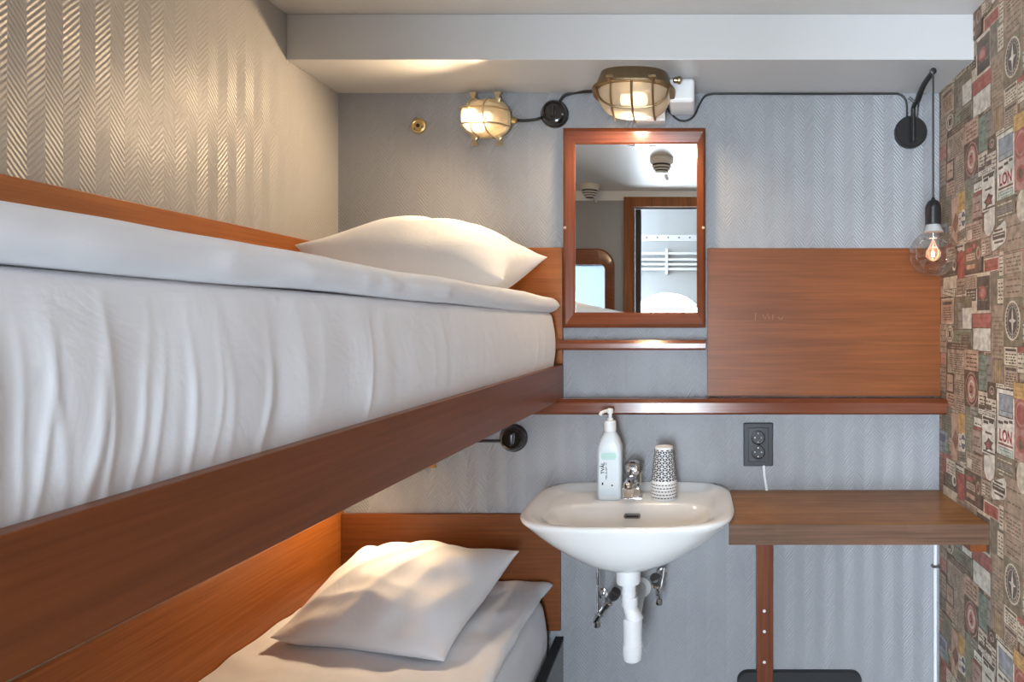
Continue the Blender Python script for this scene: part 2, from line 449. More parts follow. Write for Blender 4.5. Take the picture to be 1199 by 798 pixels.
# ------------------------------------------------------------------ right wall: collage wallpaper, one printed surface
PZ = 0.591
PALETTE = dict(tan=(.27, .20, .145), tan2=(.31, .235, .17), peach=(.40, .255, .18), cream=(.50, .43, .33), white=(.56, .53, .46), red=(.27, .05, .045),
               brown=(.07, .045, .032), dark=(.035, .033, .033), green=(.17, .20, .135), teal=(.13, .20, .165), grey=(.20, .19, .165), olive=(.14, .125, .08),
               yellow=(.45, .27, .08), pink=(.36, .17, .14), blue=(.21, .25, .29), navy=(.06, .075, .15), ink=(.06, .05, .045), orange=(.38, .17, .07), rust=(.16, .055, .03))
def wallpaper():
    bm = B(); lay = bm.loops.layers.float_color.new('print')
    level = [0]
    def face(pts, col, rise):
        vs = [bm.verts.new((XR - rise, d, z)) for d, z in pts]
        f = bm.faces.new(vs)
        for lp in f.loops: lp[lay] = (*[max(0, c) ** (1 / 1.0) for c in col], 1)
        return f
    STEP = 0.000008
    items = []      # (polygon in (d,z), colour)
    def poly(pts, col): items.append((pts, [c * .76 + t * .24 for c, t in zip(PALETTE[col] if isinstance(col, str) else col, (.34, .235, .165))]))
    def DZp(cx, cy, crop):      # pixel in the close views -> distance along and height on the wall
        px = 1090 + cx / 4.987; py = (300 if crop == 3 else 450) + cy / 4.987
        d = XR * F / (px - VX)
        return d, CZ - (py - VY) * d / F
    def rect(crop, x0, x1, ya, yb, col, lines=0, lcol='ink', border=None, tilt=0, head=0):
        d0, _ = DZp(x0, ya, crop); d1, _ = DZp(x1, ya, crop)
        _, zt = DZp((x0 + x1) / 2, ya, crop); _, zb = DZp((x0 + x1) / 2, yb, crop)
        R(d0, d1, zb, zt, col, lines, lcol, border, tilt, head)
        return d0, d1, zb, zt
    def R(d0, d1, zb, zt, col, lines=0, lcol='ink', border=None, tilt=0, head=0, rn=random.Random(3)):
        def rot(q):
            c = ((d0 + d1) / 2, (zb + zt) / 2); s_, c_ = math.sin(tilt), math.cos(tilt)
            return [(c[0] + (x - c[0]) * c_ - (y - c[1]) * s_, c[1] + (x - c[0]) * s_ + (y - c[1]) * c_) for x, y in q]
        e = .0014
        poly(rot([(d0 + e, zb - e), (d1 - e, zb - e), (d1 - e, zt + e), (d0 + e, zt + e)]), (.075, .056, .045))
        if border:
            poly(rot([(d0, zb), (d1, zb), (d1, zt), (d0, zt)]), border)
            w = .004; d0 -= w; d1 += w; zb += w; zt -= w
        poly(rot([(d0, zb), (d1, zb), (d1, zt), (d0, zt)]), col)
        W = d0 - d1; H = zt - zb
        if head:
            poly(rot([(d0 - W * .1, zt - H * .22), (d1 + W * .1, zt - H * .22), (d1 + W * .1, zt - H * .08), (d0 - W * .1, zt - H * .08)]), lcol)
        for i in range(lines):
            z = zt - H * ((.3 if head else .12) + (.62 if head else .78) * (i + .5) / lines)
            h = min(.0032, H / lines * .28)
            a = d0 - W * rn.uniform(.08, .2)
            # broken line of words
            while a > d1 + W * .15:
                l = rn.uniform(.006, .02); bnd = max(a - l, d1 + W * .1)
                poly(rot([(a, z - h / 2), (bnd, z - h / 2), (bnd, z + h / 2), (a, z + h / 2)]), lcol)
                a = bnd - .004
    def ell(crop, cx, cy, rx, ry, col, n=20):
        d, z = DZp(cx, cy, crop); d2, _ = DZp(cx + rx, cy, crop); _, z2 = DZp(cx, cy + ry, crop)
        a, h = abs(d - d2), abs(z - z2)
        poly([(d - a * math.cos(2 * PI * k / n), z + h * math.sin(2 * PI * k / n)) for k in range(n)], col)
        return d, z, a, h
    def shape(crop, pts, col): poly([DZp(x, y, crop) for x, y in pts], col)
    rn = random.Random(11)
    # loose under-layer of small scraps over one pattern width (0.53 m) and height
    zb0 = DZp(250, 0, 3)[1] - PZ
    cols = ['tan', 'tan2', 'peach', 'cream', 'tan', 'grey', 'olive', 'green', 'pink', 'brown', 'white', 'tan2', 'rust', 'tan', 'peach']
    for i in range(9):
        z = zb0
        while z < zb0 + PZ - .01:
            h = rn.uniform(.03, .09); h = min(h, zb0 + PZ - z)
            d = 1.905 - i * .06
            c = rn.choice(cols)
            R(d, d - .061, z, z + h, c, rn.choice([2, 3, 4, 5, 6]), rn.choice(['ink', 'ink', 'brown', 'red', 'dark']), None, 0, rn.random() < .35, rn)
            z += h
    # scraps copied from the photograph
    r = rect
    r(3, 435, 544, -20, 100, 'tan2', 4, 'brown'); r(3, 435, 544, 100, 240, 'tan', 3, 'brown'); r(3, 405, 432, -30, 112, 'cream', 5)
    r(3, 145, 205, -20, 60, 'olive', 3); r(3, 155, 200, 15, 150, 'red', 2, 'brown'); r(3, 152, 192, 148, 238, 'cream', 5)
    r(3, 205, 290, -62, 98, 'brown', 3, 'tan', None, 0, 1); ell(3, 268, -5, 18, 40, 'tan2'); r(3, 215, 250, 20, 60, 'peach', 2)
    r(3, 315, 405, 5, 92, 'red', 2, 'rust', PALETTE['cream'])
    r(3, 195, 355, 100, 335, 'cream', 0); r(3, 200, 275, 118, 192, 'tan2', 6); r(3, 215, 270, 192, 258, 'dark', 3, 'cream')
    r(3, 278, 350, 118, 312, 'dark', 2, 'olive'); ell(3, 308, 212, 22, 40, 'red'); ell(3, 308, 212, 13, 24, 'pink'); r(3, 278, 348, 150, 290, 'dark', 0) if False else None
    r(3, 355, 397, 88, 284, 'grey', 0); [r(3, 357 + 8 * k, 360 + 8 * k, 95, 275, 'olive') for k in range(5)]
    r(3, 397, 432, 130, 275, 'cream', 5); r(3, 360, 437, 285, 780, 'tan', 16, 'olive')
    r(3, 435, 544, 243, 525, 'olive', 8, 'brown'); ell(3, 484, 375, 47, 118, 'cream'); ell(3, 484, 375, 41, 106, 'dark'); ell(3, 484, 375, 33, 88, 'grey'); ell(3, 484, 375, 28, 78, 'dark')
    shape(3, [(484, 290), (490, 365), (505, 375), (490, 388), (484, 465), (478, 388), (463, 375), (478, 365)], 'white')
    for k in range(24):
        a = 2 * PI * k / 24; ell(3, 484 + 37 * math.cos(a), 375 + 97 * math.sin(a), 2.2, 5, 'cream', 8)
    r(3, 145, 245, 235, 430, 'olive', 0); r(3, 190, 245, 300, 422, 'white', 0); r(3, 150, 190, 270, 425, 'grey', 2); r(3, 155, 165, 280, 400, 'olive')
    r(3, 250, 362, 335, 416, (.30, .085, .075), 2, 'red'); r(3, 255, 356, 420, 551, 'white', 0)
    r(3, 65, 150, 140, 235, 'tan2', 3); r(3, 76, 150, 150, 228, 'cream', 3, 'ink', None, .16); r(3, 68, 140, 245, 395, 'peach', 6, 'ink', PALETTE['cream'], 0, 1)
    r(3, 60, 100, 395, 560, 'tan2', 4); ell(3, 118, 452, 21, 48, 'cream'); ell(3, 118, 452, 16, 36, 'olive'); ell(3, 118, 452, 12, 30, 'cream'); r(3, 112, 124, 436, 468, 'ink')
    r(3, 145, 250, 430, 522, 'green', 2, 'ink'); r(3, 185, 240, 445, 505, 'olive', 3, 'dark')
    r(3, 105, 240, 508, 545, 'brown', 2, 'tan'); r(3, 105, 205, 545, 690, 'tan2', 9, 'ink'); r(3, 120, 150, 690, 790, 'tan', 4); r(3, 150, 208, 690, 930, 'tan2', 14)
    r(3, 205, 287, 545, 668, 'peach', 4, 'brown')
    r(3, 288, 336, 575, 780, 'teal', 6, 'olive'); r(3, 335, 360, 580, 800, 'grey', 3)
    r(3, 370, 430, 600, 772, 'tan', 0); [r(3, 374 + 12 * k, 379 + 12 * k, 605, 768, 'yellow' if k % 2 else 'tan2') for k in range(5)]
    r(3, 437, 517, 530, 640, 'cream', 4, 'ink', None, 0, 1); r(3, 437, 517, 640, 765, 'tan2', 5, 'ink', None, 0, 1); r(3, 517, 560, 540, 680, 'cream', 4); r(3, 517, 560, 530, 560, 'red')
    r(3, 62, 97, 650, 765, 'tan', 4); r(3, 97, 142, 680, 795, 'brown', 0); r(3, 102, 137, 690, 785, 'peach', 1)
    r(3, 438, 510, 765, 800, 'cream', 2)
    # emblem with D
    r(3, 205, 286, 668, 880, 'brown', 10, 'rust'); ell(3, 246, 775, 37, 100, 'pink'); ell(3, 246, 775, 33, 92, 'brown'); ell(3, 246, 775, 27, 78, 'pink'); ell(3, 246, 775, 19, 55, 'cream')
    dD, zD, aD, hD = ell(3, 246, 775, 14, 42, 'pink')
    # lower part (second close view)
    r(4, 286, 368, 45, 182, 'cream', 5); r(4, 325, 331, 70, 130, 'dark'); r(4, 290, 322, 120, 145, 'ink'); r(4, 335, 362, 120, 145, 'ink'); r(4, 286, 368, 150, 178, 'white', 2)
    r(4, 342, 390, -10, 80, 'brown', 0); ell(4, 366, 34, 19, 34, 'dark'); ell(4, 366, 34, 15, 27, 'tan'); ell(4, 366, 34, 10, 18, 'dark'); ell(4, 366, 40, 5, 8, 'pink')
    r(4, 365, 400, 90, 180, 'cream', 3); r(4, 390, 440, -5, 30, 'cream', 2)
    r(4, 75, 130, 130, 300, 'olive', 9, 'dark'); r(4, 60, 105, 270, 400, 'blue', 2, 'navy'); r(4, 62, 92, 290, 330, 'navy'); r(4, 78, 112, 340, 410, 'teal', 2)
    r(4, 80, 130, 410, 520, 'red', 2, 'brown'); r(4, 100, 152, 440, 530, 'cream', 4); r(4, 100, 160, 530, 625, 'dark', 3, 'olive'); ell(4, 145, 560, 12, 34, 'white'); ell(4, 148, 562, 7, 20, 'dark')
    r(4, 60, 82, 430, 620, 'rust', 4, 'tan'); r(4, 82, 165, 610, 680, 'cream', 0)
    r(4, 130, 172, 170, 445, 'peach', 0); shape(4, [(154, 262), (174, 320), (154, 382), (134, 320)], 'rust')
    r(4, 170, 212, 170, 300, 'yellow', 3, 'orange'); r(4, 170, 212, 290, 395, 'cream', 2); ell(4, 199, 335, 15, 52, 'white'); ell(4, 199, 335, 12, 44, 'navy'); r(4, 188, 210, 322, 345, 'white')
    r(4, 212, 258, 130, 405, 'green', 11, 'olive'); r(4, 240, 285, 130, 200, 'grey', 2); r(4, 262, 308, 195, 265, 'white', 1); r(4, 262, 308, 248, 268, 'red')
    r(4, 250, 312, 265, 400, 'pink', 0); r(4, 255, 305, 270, 395, (.30, .21, .17), 2)
    r(4, 165, 218, 395, 445, 'olive', 2, 'dark', None, -.1); r(4, 215, 312, 405, 520, 'tan2', 6, 'brown'); r(4, 222, 250, 430, 490, 'cream', 0)
    # tall white label with red-black badge, pointed tag under it
    r(4, 310, 385, 185, 408, 'white', 0); r(4, 316, 380, 196, 206, 'dark'); r(4, 320, 345, 212, 224, 'dark'); r(4, 352, 376, 212, 224, 'dark'); r(4, 330, 366, 280, 286, 'ink')
    shape(4, [(348, 308), (362, 330), (376, 340), (366, 360), (370, 388), (348, 378), (328, 388), (332, 360), (320, 340), (336, 330)], 'brown'); ell(4, 348, 352, 11, 17, 'red')
    shape(4, [(322, 412), (384, 412), (384, 520), (372, 552), (353, 562), (336, 545), (322, 500)], 'white'); r(4, 318, 384, 394, 398, 'ink')
    # LON label
    r(4, 394, 500, 28, 442, 'olive'); r(4, 398, 500, 32, 438, 'white', 0); r(4, 410, 490, 60, 190, 'blue', 0); r(4, 412, 488, 160, 186, (.30, .34, .35), 2, 'blue')
    r(4, 408, 432, 215, 225, 'ink'); r(4, 440, 462, 215, 225, 'ink'); r(4, 470, 488, 215, 225, 'ink'); r(4, 408, 490, 352, 357, 'red'); r(4, 408, 490, 375, 425, (.36, .42, .36), 2, 'grey')
    dL, zL = DZp(449, 302, 4); dL0 = DZp(412, 302, 4)[0]; dL1 = DZp(484, 302, 4)[0]
    # right column
    r(4, 495, 560, -10, 85, 'yellow', 3, 'orange'); r(4, 503, 560, 90, 440, 'pink', 0); ell(4, 540, 175, 42, 92, 'red'); ell(4, 540, 175, 33, 75, 'pink'); ell(4, 540, 175, 28, 60, 'red')
    shape(4, [(520, 265), (560, 262), (560, 455), (525, 440), (505, 400), (503, 310)], 'pink'); ell(4, 538, 350, 26, 52, 'red'); ell(4, 538, 350, 14, 30, 'brown')
    r(4, 388, 505, 420, 560, 'olive', 5, 'cream'); r(4, 400, 492, 470, 500, 'grey', 2, 'dark'); r(4, 440, 560, 555, 765, 'tan', 2, 'brown'); ell(4, 548, 545, 36, 92, 'cream')
    shape(4, [(372, 560), (440, 545), (452, 570), (452, 655), (440, 672), (375, 670), (364, 650), (364, 580)], 'white'); r(4, 374, 444, 592, 622, 'dark', 0); r(4, 378, 440, 600, 604, 'white'); r(4, 384, 430, 570, 576, 'ink'); r(4, 384, 434, 640, 646, 'ink')
    r(4, 168, 208, 520, 672, 'red', 3, 'rust'); r(4, 208, 305, 515, 692, 'brown', 1, 'dark'); r(4, 218, 250, 535, 560, 'red'); r(4, 255, 270, 535, 560, 'red'); r(4, 218, 270, 575, 615, 'tan2', 2)
    ell(4, 288, 605, 12, 40, 'tan'); ell(4, 288, 605, 7, 24, 'rust'); r(4, 220, 268, 640, 665, 'peach')
    r(4, 305, 365, 560, 660, 'tan2', 4); r(4, 310, 330, 580, 640, 'cream', 3)
    r(4, 160, 210, 672, 760, 'tan', 3); 
    # lay the prints down: pattern repeats every 0.591 m upwards, 0.56 m along
    N = len(items)
    UV = []
    base = .0
    rep = [(0, k) for k in (-3, -2, -1, 0, 1, 2)] + [(j, k) for j in (1, 2, 3) for k in (-3, -2, -1, 0, 1, 2)]
    for j, k in rep:
        for i, (pts, col) in enumerate(items):
            q = [(d - j * .54, z + k * PZ) for d, z in pts]
            zs = [z for _, z in q]; ds = [d for d, _ in q]
            if min(zs) > ZC or max(zs) < 0 or max(ds) < YF or min(ds) > YB: continue
            q2 = [(min(max(d, YF), YB), min(max(z, 0), ZC)) for d, z in q]
            face(q2, col, .0003 + STEP * i * .25)
    # letters
    def letters(s, d, z, w, h, col):
        bt = B(); text_into(bt, s, 1.0, Matrix.Identity(4), 0, 0, .03)
        xs = [v.co.x for v in bt.verts]; ys = [v.co.y for v in bt.verts]
        cx, cy = (min(xs) + max(xs)) / 2, (min(ys) + max(ys)) / 2; W = max(xs) - min(xs); H = max(ys) - min(ys)
        for j, k in rep:
            for f in bt.faces:
                pts = [(d - j * .54 - (v.co.x - cx) / W * w, z + k * PZ + (v.co.y - cy) / H * h) for v in f.verts]
                zs = [p[1] for p in pts]; ds = [p[0] for p in pts]
                if min(zs) < 0 or max(zs) > ZC or max(ds) > YB or min(ds) < YF: continue
                face(pts, PALETTE[col], .0004 + STEP * N * .25)
        bt.free()
    letters('LON', dL, zL, dL0 - dL1, .029, 'red')
    letters('D', dD, zD, aD * 1.0, hD * 1.1, 'red')
    # the wall itself
    box(bm, XR, XR + .1, YF - .06, YB + .1, 0, ZC)
    for f in bm.faces:
        if abs(f.calc_center_median().x - XR) > .0 and f.calc_center_median().x >= XR - 1e-6:
            for lp in f.loops: lp[lay] = (.27, .20, .145, 1)
    for f in bm.faces:
        f.normal_update()
        if f.normal.x > 0 and f.calc_center_median().x < XR - 1e-5: f.normal_flip()
    me = bpy.data.meshes.new('wall_right'); bm.to_mesh(me); bm.free()
    m, nt, bs = new_mat('collage_wallpaper')
    at = nt.nodes.new('ShaderNodeAttribute'); at.attribute_name = 'print'
    tc = nt.nodes.new('ShaderNodeTexCoord'); nz = nt.nodes.new('ShaderNodeTexNoise'); nz.inputs['Scale'].default_value = 60; nz.inputs['Detail'].default_value = 6
    nt.links.new(tc.outputs['Object'], nz.inputs['Vector'])
    rp = nt.nodes.new('ShaderNodeValToRGB'); rp.color_ramp.elements[0].position = .3; rp.color_ramp.elements[1].position = .7
    rp.color_ramp.elements[0].color = (.80, .76, .72, 1); rp.color_ramp.elements[1].color = (1.40, 1.36, 1.32, 1)
    nt.links.new(nz.outputs['Fac'], rp.inputs['Fac'])
    mx = nt.nodes.new('ShaderNodeMix'); mx.data_type = 'RGBA'; mx.blend_type = 'MULTIPLY'; mx.inputs['Factor'].default_value = 1
    nt.links.new(at.outputs['Color'], mx.inputs[6]); nt.links.new(rp.outputs['Color'], mx.inputs[7]); nt.links.new(mx.outputs[2], bs.inputs['Base Color'])
    bs.inputs['Roughness'].default_value = .6
    me.materials.append(m)
    o = bpy.data.objects.new('wall_right', me); COL.objects.link(o); o['kind'] = 'structure'
    o['label'] = 'right wall papered with a collage of vintage luggage labels'
wallpaper()

# ================================================================== WOOD ON THE WALLS
def panel(label, x0, x1, y0, y1, z0, z1, mat, name='wall_board', cat='board', bev=.002, grp=None):
    b = B(); box(b, x0, x1, y0, y1, z0, z1, bev); o = obj(name, b, mat); return tag(o, label, cat, grp)
pr = panel('large red-brown varnished wood panel on the back wall right of the mirror', .035, .714, YB - .014, YB - .0005, 1.112, 1.5425, M['wood'])
b = B()
for pts in ([(885, 366), (884, 375)], [(893, 368), (896, 374), (899, 367), (901, 374)], [(905, 368), (905, 374)], [(911, 371), (914, 374), (917, 371)]):
    tube(b, [P(x, y, YB - .0142) for x, y in pts], .0008, 6)
obj('scratch', b, pmat('bare_wood_scratch', (.34, .17, .09), .6), pr)
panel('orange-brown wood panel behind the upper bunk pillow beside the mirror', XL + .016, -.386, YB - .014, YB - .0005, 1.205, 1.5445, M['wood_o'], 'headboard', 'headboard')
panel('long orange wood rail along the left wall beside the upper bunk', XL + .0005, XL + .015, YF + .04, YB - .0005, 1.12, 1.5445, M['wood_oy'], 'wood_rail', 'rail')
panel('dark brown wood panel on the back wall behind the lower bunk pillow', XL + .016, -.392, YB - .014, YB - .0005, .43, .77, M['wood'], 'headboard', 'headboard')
panel('long brown wood panel on the left wall beside the lower bunk', XL + .0005, XL + .015, YF + .04, YB - .0005, .43, .777, M['wood_oy'], 'wall_board', 'board')

def molding(label, x0, x1, z0, z1, dep, mat, name):
    b = B()
    prof = [(YB - .0005, z0), (YB - dep * .9, z0), (YB - dep, z0 + .006), (YB - dep, z1 - .010), (YB - dep * .82, z1), (YB - .0005, z1)]
    loft(b, [[(x0, y, z) for y, z in prof], [(x1, y, z) for y, z in prof]])
    return tag(obj(name, b, mat, None, 30), label, 'shelf')
molding('narrow red-brown shelf ledge right below the mirror', -.402, .030, 1.2475, 1.2765, .05, M['wood_red'], 'ledge_shelf')
molding('long narrow red-brown ledge running under the wood panel above the sink', -.47, .7135, 1.066, 1.1095, .07, M['wood_red'], 'ledge_shelf')

# ================================================================== MIRROR
t = thing('wall_mirror', (-.178, YB - .01, 1.60), 'rectangular mirror in a dark red wooden frame on the back wall', 'mirror')
ox0, ox1, oz0, oz1 = -.382, .0295, 1.311, 1.889
ix0, ix1, iz0, iz1 = -.348, .0045, 1.356, 1.843
fy, by = YB - .028, YB - .0005
def frame_piece(o0, o1, i0, i1):
    b = B()
    # a mitred length of frame: outer edge o0-o1, inner edge i0-i1, sloping slightly inward
    pts_o = [o0, o1]; pts_i = [i0, i1]
    loops = []
    for (ox, oz), (ix, iz) in zip(pts_o, pts_i):
        mx, mz = ox + (ix - ox) * .25, oz + (iz - oz) * .25
        nx, nz = ox + (ix - ox) * .9, oz + (iz - oz) * .9
        loops.append([(ox, by, oz), (ox, fy + .006, oz), (mx, fy, mz), (nx, fy + .005, nz), (ix, fy + .010, iz), (ix, by, iz)])
    loft(b, loops)
    return b
for o0, o1, i0, i1, mt in (((ox0, oz1), (ox1, oz1), (ix0, iz1), (ix1, iz1), 'wood_red'), ((ox0, oz0), (ox1, oz0), (ix0, iz0), (ix1, iz0), 'wood_red'),
                           ((ox0, oz0), (ox0, oz1), (ix0, iz0), (ix0, iz1), 'wood_redz'), ((ox1, oz0), (ox1, oz1), (ix1, iz0), (ix1, iz1), 'wood_redz')):
    obj('frame_bar', frame_piece(o0, o1, i0, i1), M[mt], t, 25)
b = B(); box(b, ix0 - .004, ix1 + .004, YB - .015, YB - .010, iz0 - .004, iz1 + .004); obj('mirror_glass', b, M['mirror'], t)
for x in (ox0 + .006, ox1 - .006):
    b = B(); lathe(b, [(.0045, 0), (.0045, .0015), (.003, .003)], (x, fy + .002, 1.60), 'W', 12); obj('screw', b, M['brass_pl'], t)

# ================================================================== BUNKS
def bunk(label, z_b_wall, z_b_near, zt, xf, y0, y1, mat, edge=None, grp=None, base_z=None):
    t = thing('bunk_bed', (-.7, .9, 0), label, 'bunk', grp)
    b = B()
    x0, x1 = xf - .015, xf
    hexa(b, [(x0, y0, z_b_near), (x0, y0, zt), (x0, y1, z_b_wall), (x0, y1, zt), (x1, y0, z_b_near), (x1, y0, zt), (x1, y1, z_b_wall), (x1, y1, zt)], 0, .002)
    obj('side_board', b, mat, t)
    if edge:
        b = B(); box(b, xf - .024, xf + .001, y0, y1, zt, zt + .012, .002); obj('edge_strip', b, edge, t)
    b = B(); box(b, XL + .016, x0, y0, y1, base_z, base_z + .02, .002); obj('bed_base', b, M['wood'], t)
    return t
bunk('upper bunk with a deep red-brown varnished front board', 1.1035, 1.1245, 1.2035, -.385, YF + .04, YB - .002, M['wood_y'], base_z=1.15)
bunk('lower bunk with a dark grey front board and black edge strip', .002, .002, .398, -.385, YF + .04, YB - .002, M['darkboard'], M['blackfelt'], base_z=.30)

def fbm(x, y, z=0, s=1): return noise.noise(Vector((x * s, y * s, z)))

def mattress(name, label, xf, z0, z1, y0, y1, seed, fold=.004, round_=.035, cat='mattress', xb=None, folds=()):
    """sheet-covered block: wrinkled front face, rounded edges"""
    bm = B()
    xb = XL + .017 if xb is None else xb
    # cross-section loop in (x,z): front bottom -> front top -> back
    nz = 22; ny = 420 if folds else 200
    H = z1 - z0
    def prof(s):      # s 0..1 up the front face and over the top edge
        pass
    loops = []
    for i in range(ny + 1):
        y = y0 + (y1 - y0) * i / ny
        if folds: y = y0 + (i / 20) * .28 if i < 20 else .28 * ((y1 / .28) ** ((i - 20) / (ny - 20)))
        e0 = min(1, (y - y0) / .04); e1 = min(1, max(0, (y1 - y)) / .06)
        endr = min(math.sqrt(max(0, 1 - (1 - e0) ** 2)), math.sqrt(max(0, 1 - (1 - e1) ** 2)))
        lp = []
        for k in range(nz + 1):
            s = k / nz
            z = z0 + (H - round_) * s
            bulge = .010 * math.sin(PI * min(1, s * 1.0)) 
            amp = fold * (.25 + .75 * max(0, min(1, (1.35 - y) / .8)))
            n1 = noise.noise(Vector((y * 13 + seed, z * 1.8, seed)))
            n2 = noise.noise(Vector((y * 30 + seed * 3, z * 3, 4)))
            ridge = (1 - abs(n1) * 2.2); ridge = max(-.4, ridge) ** 1 
            w = amp * (ridge * .9 + n2 * .5) * (.35 + .65 * (1 - abs(2 * s - 1) ** 2))
            for fy_, fa_, fw_, sl_ in folds:
                yy = y - fy_ - sl_ * (s - .3) * .05 - .004 * noise.noise(Vector((s * 3, fy_ * 40, 1)))
                if abs(yy) < fw_ * 3: w += fa_ * math.exp(-(yy / fw_) ** 2) * (.25 + .75 * math.sin(PI * min(1, s * .95 + .08)) ) * (1 - .6 * s)
            pinch = -.004 * (1 - s) ** 3
            x = xf + bulge + w + pinch - (1 - endr) * .03
            lp.append((x, y, z))
        for k in range(1, 7):
            a = PI / 2 * k / 6
            lp.append((xf + .0 - round_ + round_ * math.cos(a) - (1 - endr) * .03, y, z1 - round_ + round_ * math.sin(a) - (1 - endr) * .02))
        for k in range(1, 9):
            x = xf - round_ + (xb - xf + round_) * k / 8
            zz = z1 + .004 * noise.noise(Vector((x * 6, y * 6, seed)))
            lp.append((x, y, zz - (1 - endr) * .02))
        lp.append((xb, y, z0))
        loops.append(lp)
    loft(bm, loops)
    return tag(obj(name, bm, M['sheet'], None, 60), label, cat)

rf = random.Random(21)
FOLDS = [(y, rf.uniform(.0006, .0022), rf.uniform(.0028, .006), rf.uniform(-.4, .5)) for y in (.335, .352, .366, .383, .394, .410, .428, .441, .462, .478, .497, .512, .534, .556, .60, .79)]
FOLDS += [(y, .003, .006, .8) for y in (1.62, 1.70, 1.77, 1.81)]
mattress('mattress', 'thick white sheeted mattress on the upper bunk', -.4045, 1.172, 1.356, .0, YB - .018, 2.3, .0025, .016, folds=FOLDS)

def duvet(name, label, xf, z0, z1, y0, y1, seed, roll=.02, tip=.012, xb=None, wr=.004, cat='duvet', fronty=None):
    """flat folded cover with a soft rolled front edge"""
    bm = B(); xb = XL + .018 if xb is None else xb
    ny, nr, nt_ = 200, 12, 26
    H = z1 - z0; loops = []
    for i in range(ny + 1):
        y = y0 + (y1 - y0) * i / ny
        e1 = max(0, y1 - y); e0 = y - y0
        endf = min(1, math.sqrt(max(0, 1 - (1 - min(1, e1 / .03)) ** 2)), math.sqrt(max(0, 1 - (1 - min(1, e0 / .03)) ** 2)))
        endf = max(endf, .12)
        hh = H * endf * (.80 + .24 * min(1, max(0, (y - .3) / 1.2))) * (1 + .12 * noise.noise(Vector((y * 3.0, seed, 1))))
        zc = z0 + H * .5 + .002 * noise.noise(Vector((y * 5, seed, 7)))
        dx = .005 * noise.noise(Vector((y * 4.5, seed, 3))) + .0025 * noise.noise(Vector((y * 17, seed, 9))) + tip * max(0, 1 - e1 / .08)
        lp = []
        for k in range(nr + 1):       # rolled front, bottom to top
            a = -PI / 2 + PI * k / nr
            lx = .022 * math.cos(a); lz = hh / 2 * math.sin(a)
            w = wr * .5 * noise.noise(Vector((y * 20, a * 1.2, seed)))
            lp.append((xf - .022 + lx + dx + w, y, zc + lz))
        for k in range(1, nt_ + 1):
            x = xf - .022 + (xb - xf + .022) * k / nt_
            w = wr * (noise.noise(Vector((x * 9 + seed, y * 9, seed))) + .5 * noise.noise(Vector((x * 22 + y * 14, y * 20, seed))))
            lp.append((x, y, zc + hh / 2 + w))
        lp.append((xb, y, zc - hh / 2))
        lp.append((xf - .08, y, zc - hh / 2))
        loops.append(lp)
    loft(bm, loops)
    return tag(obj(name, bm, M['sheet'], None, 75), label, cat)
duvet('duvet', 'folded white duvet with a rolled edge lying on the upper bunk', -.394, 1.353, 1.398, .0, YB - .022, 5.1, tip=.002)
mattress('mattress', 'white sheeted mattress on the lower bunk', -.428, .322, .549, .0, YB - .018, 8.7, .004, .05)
duvet('duvet', 'thin white duvet spread over the lower bunk mattress', -.425, .552, .584, .0, YB - .018, 9.4, wr=.008)

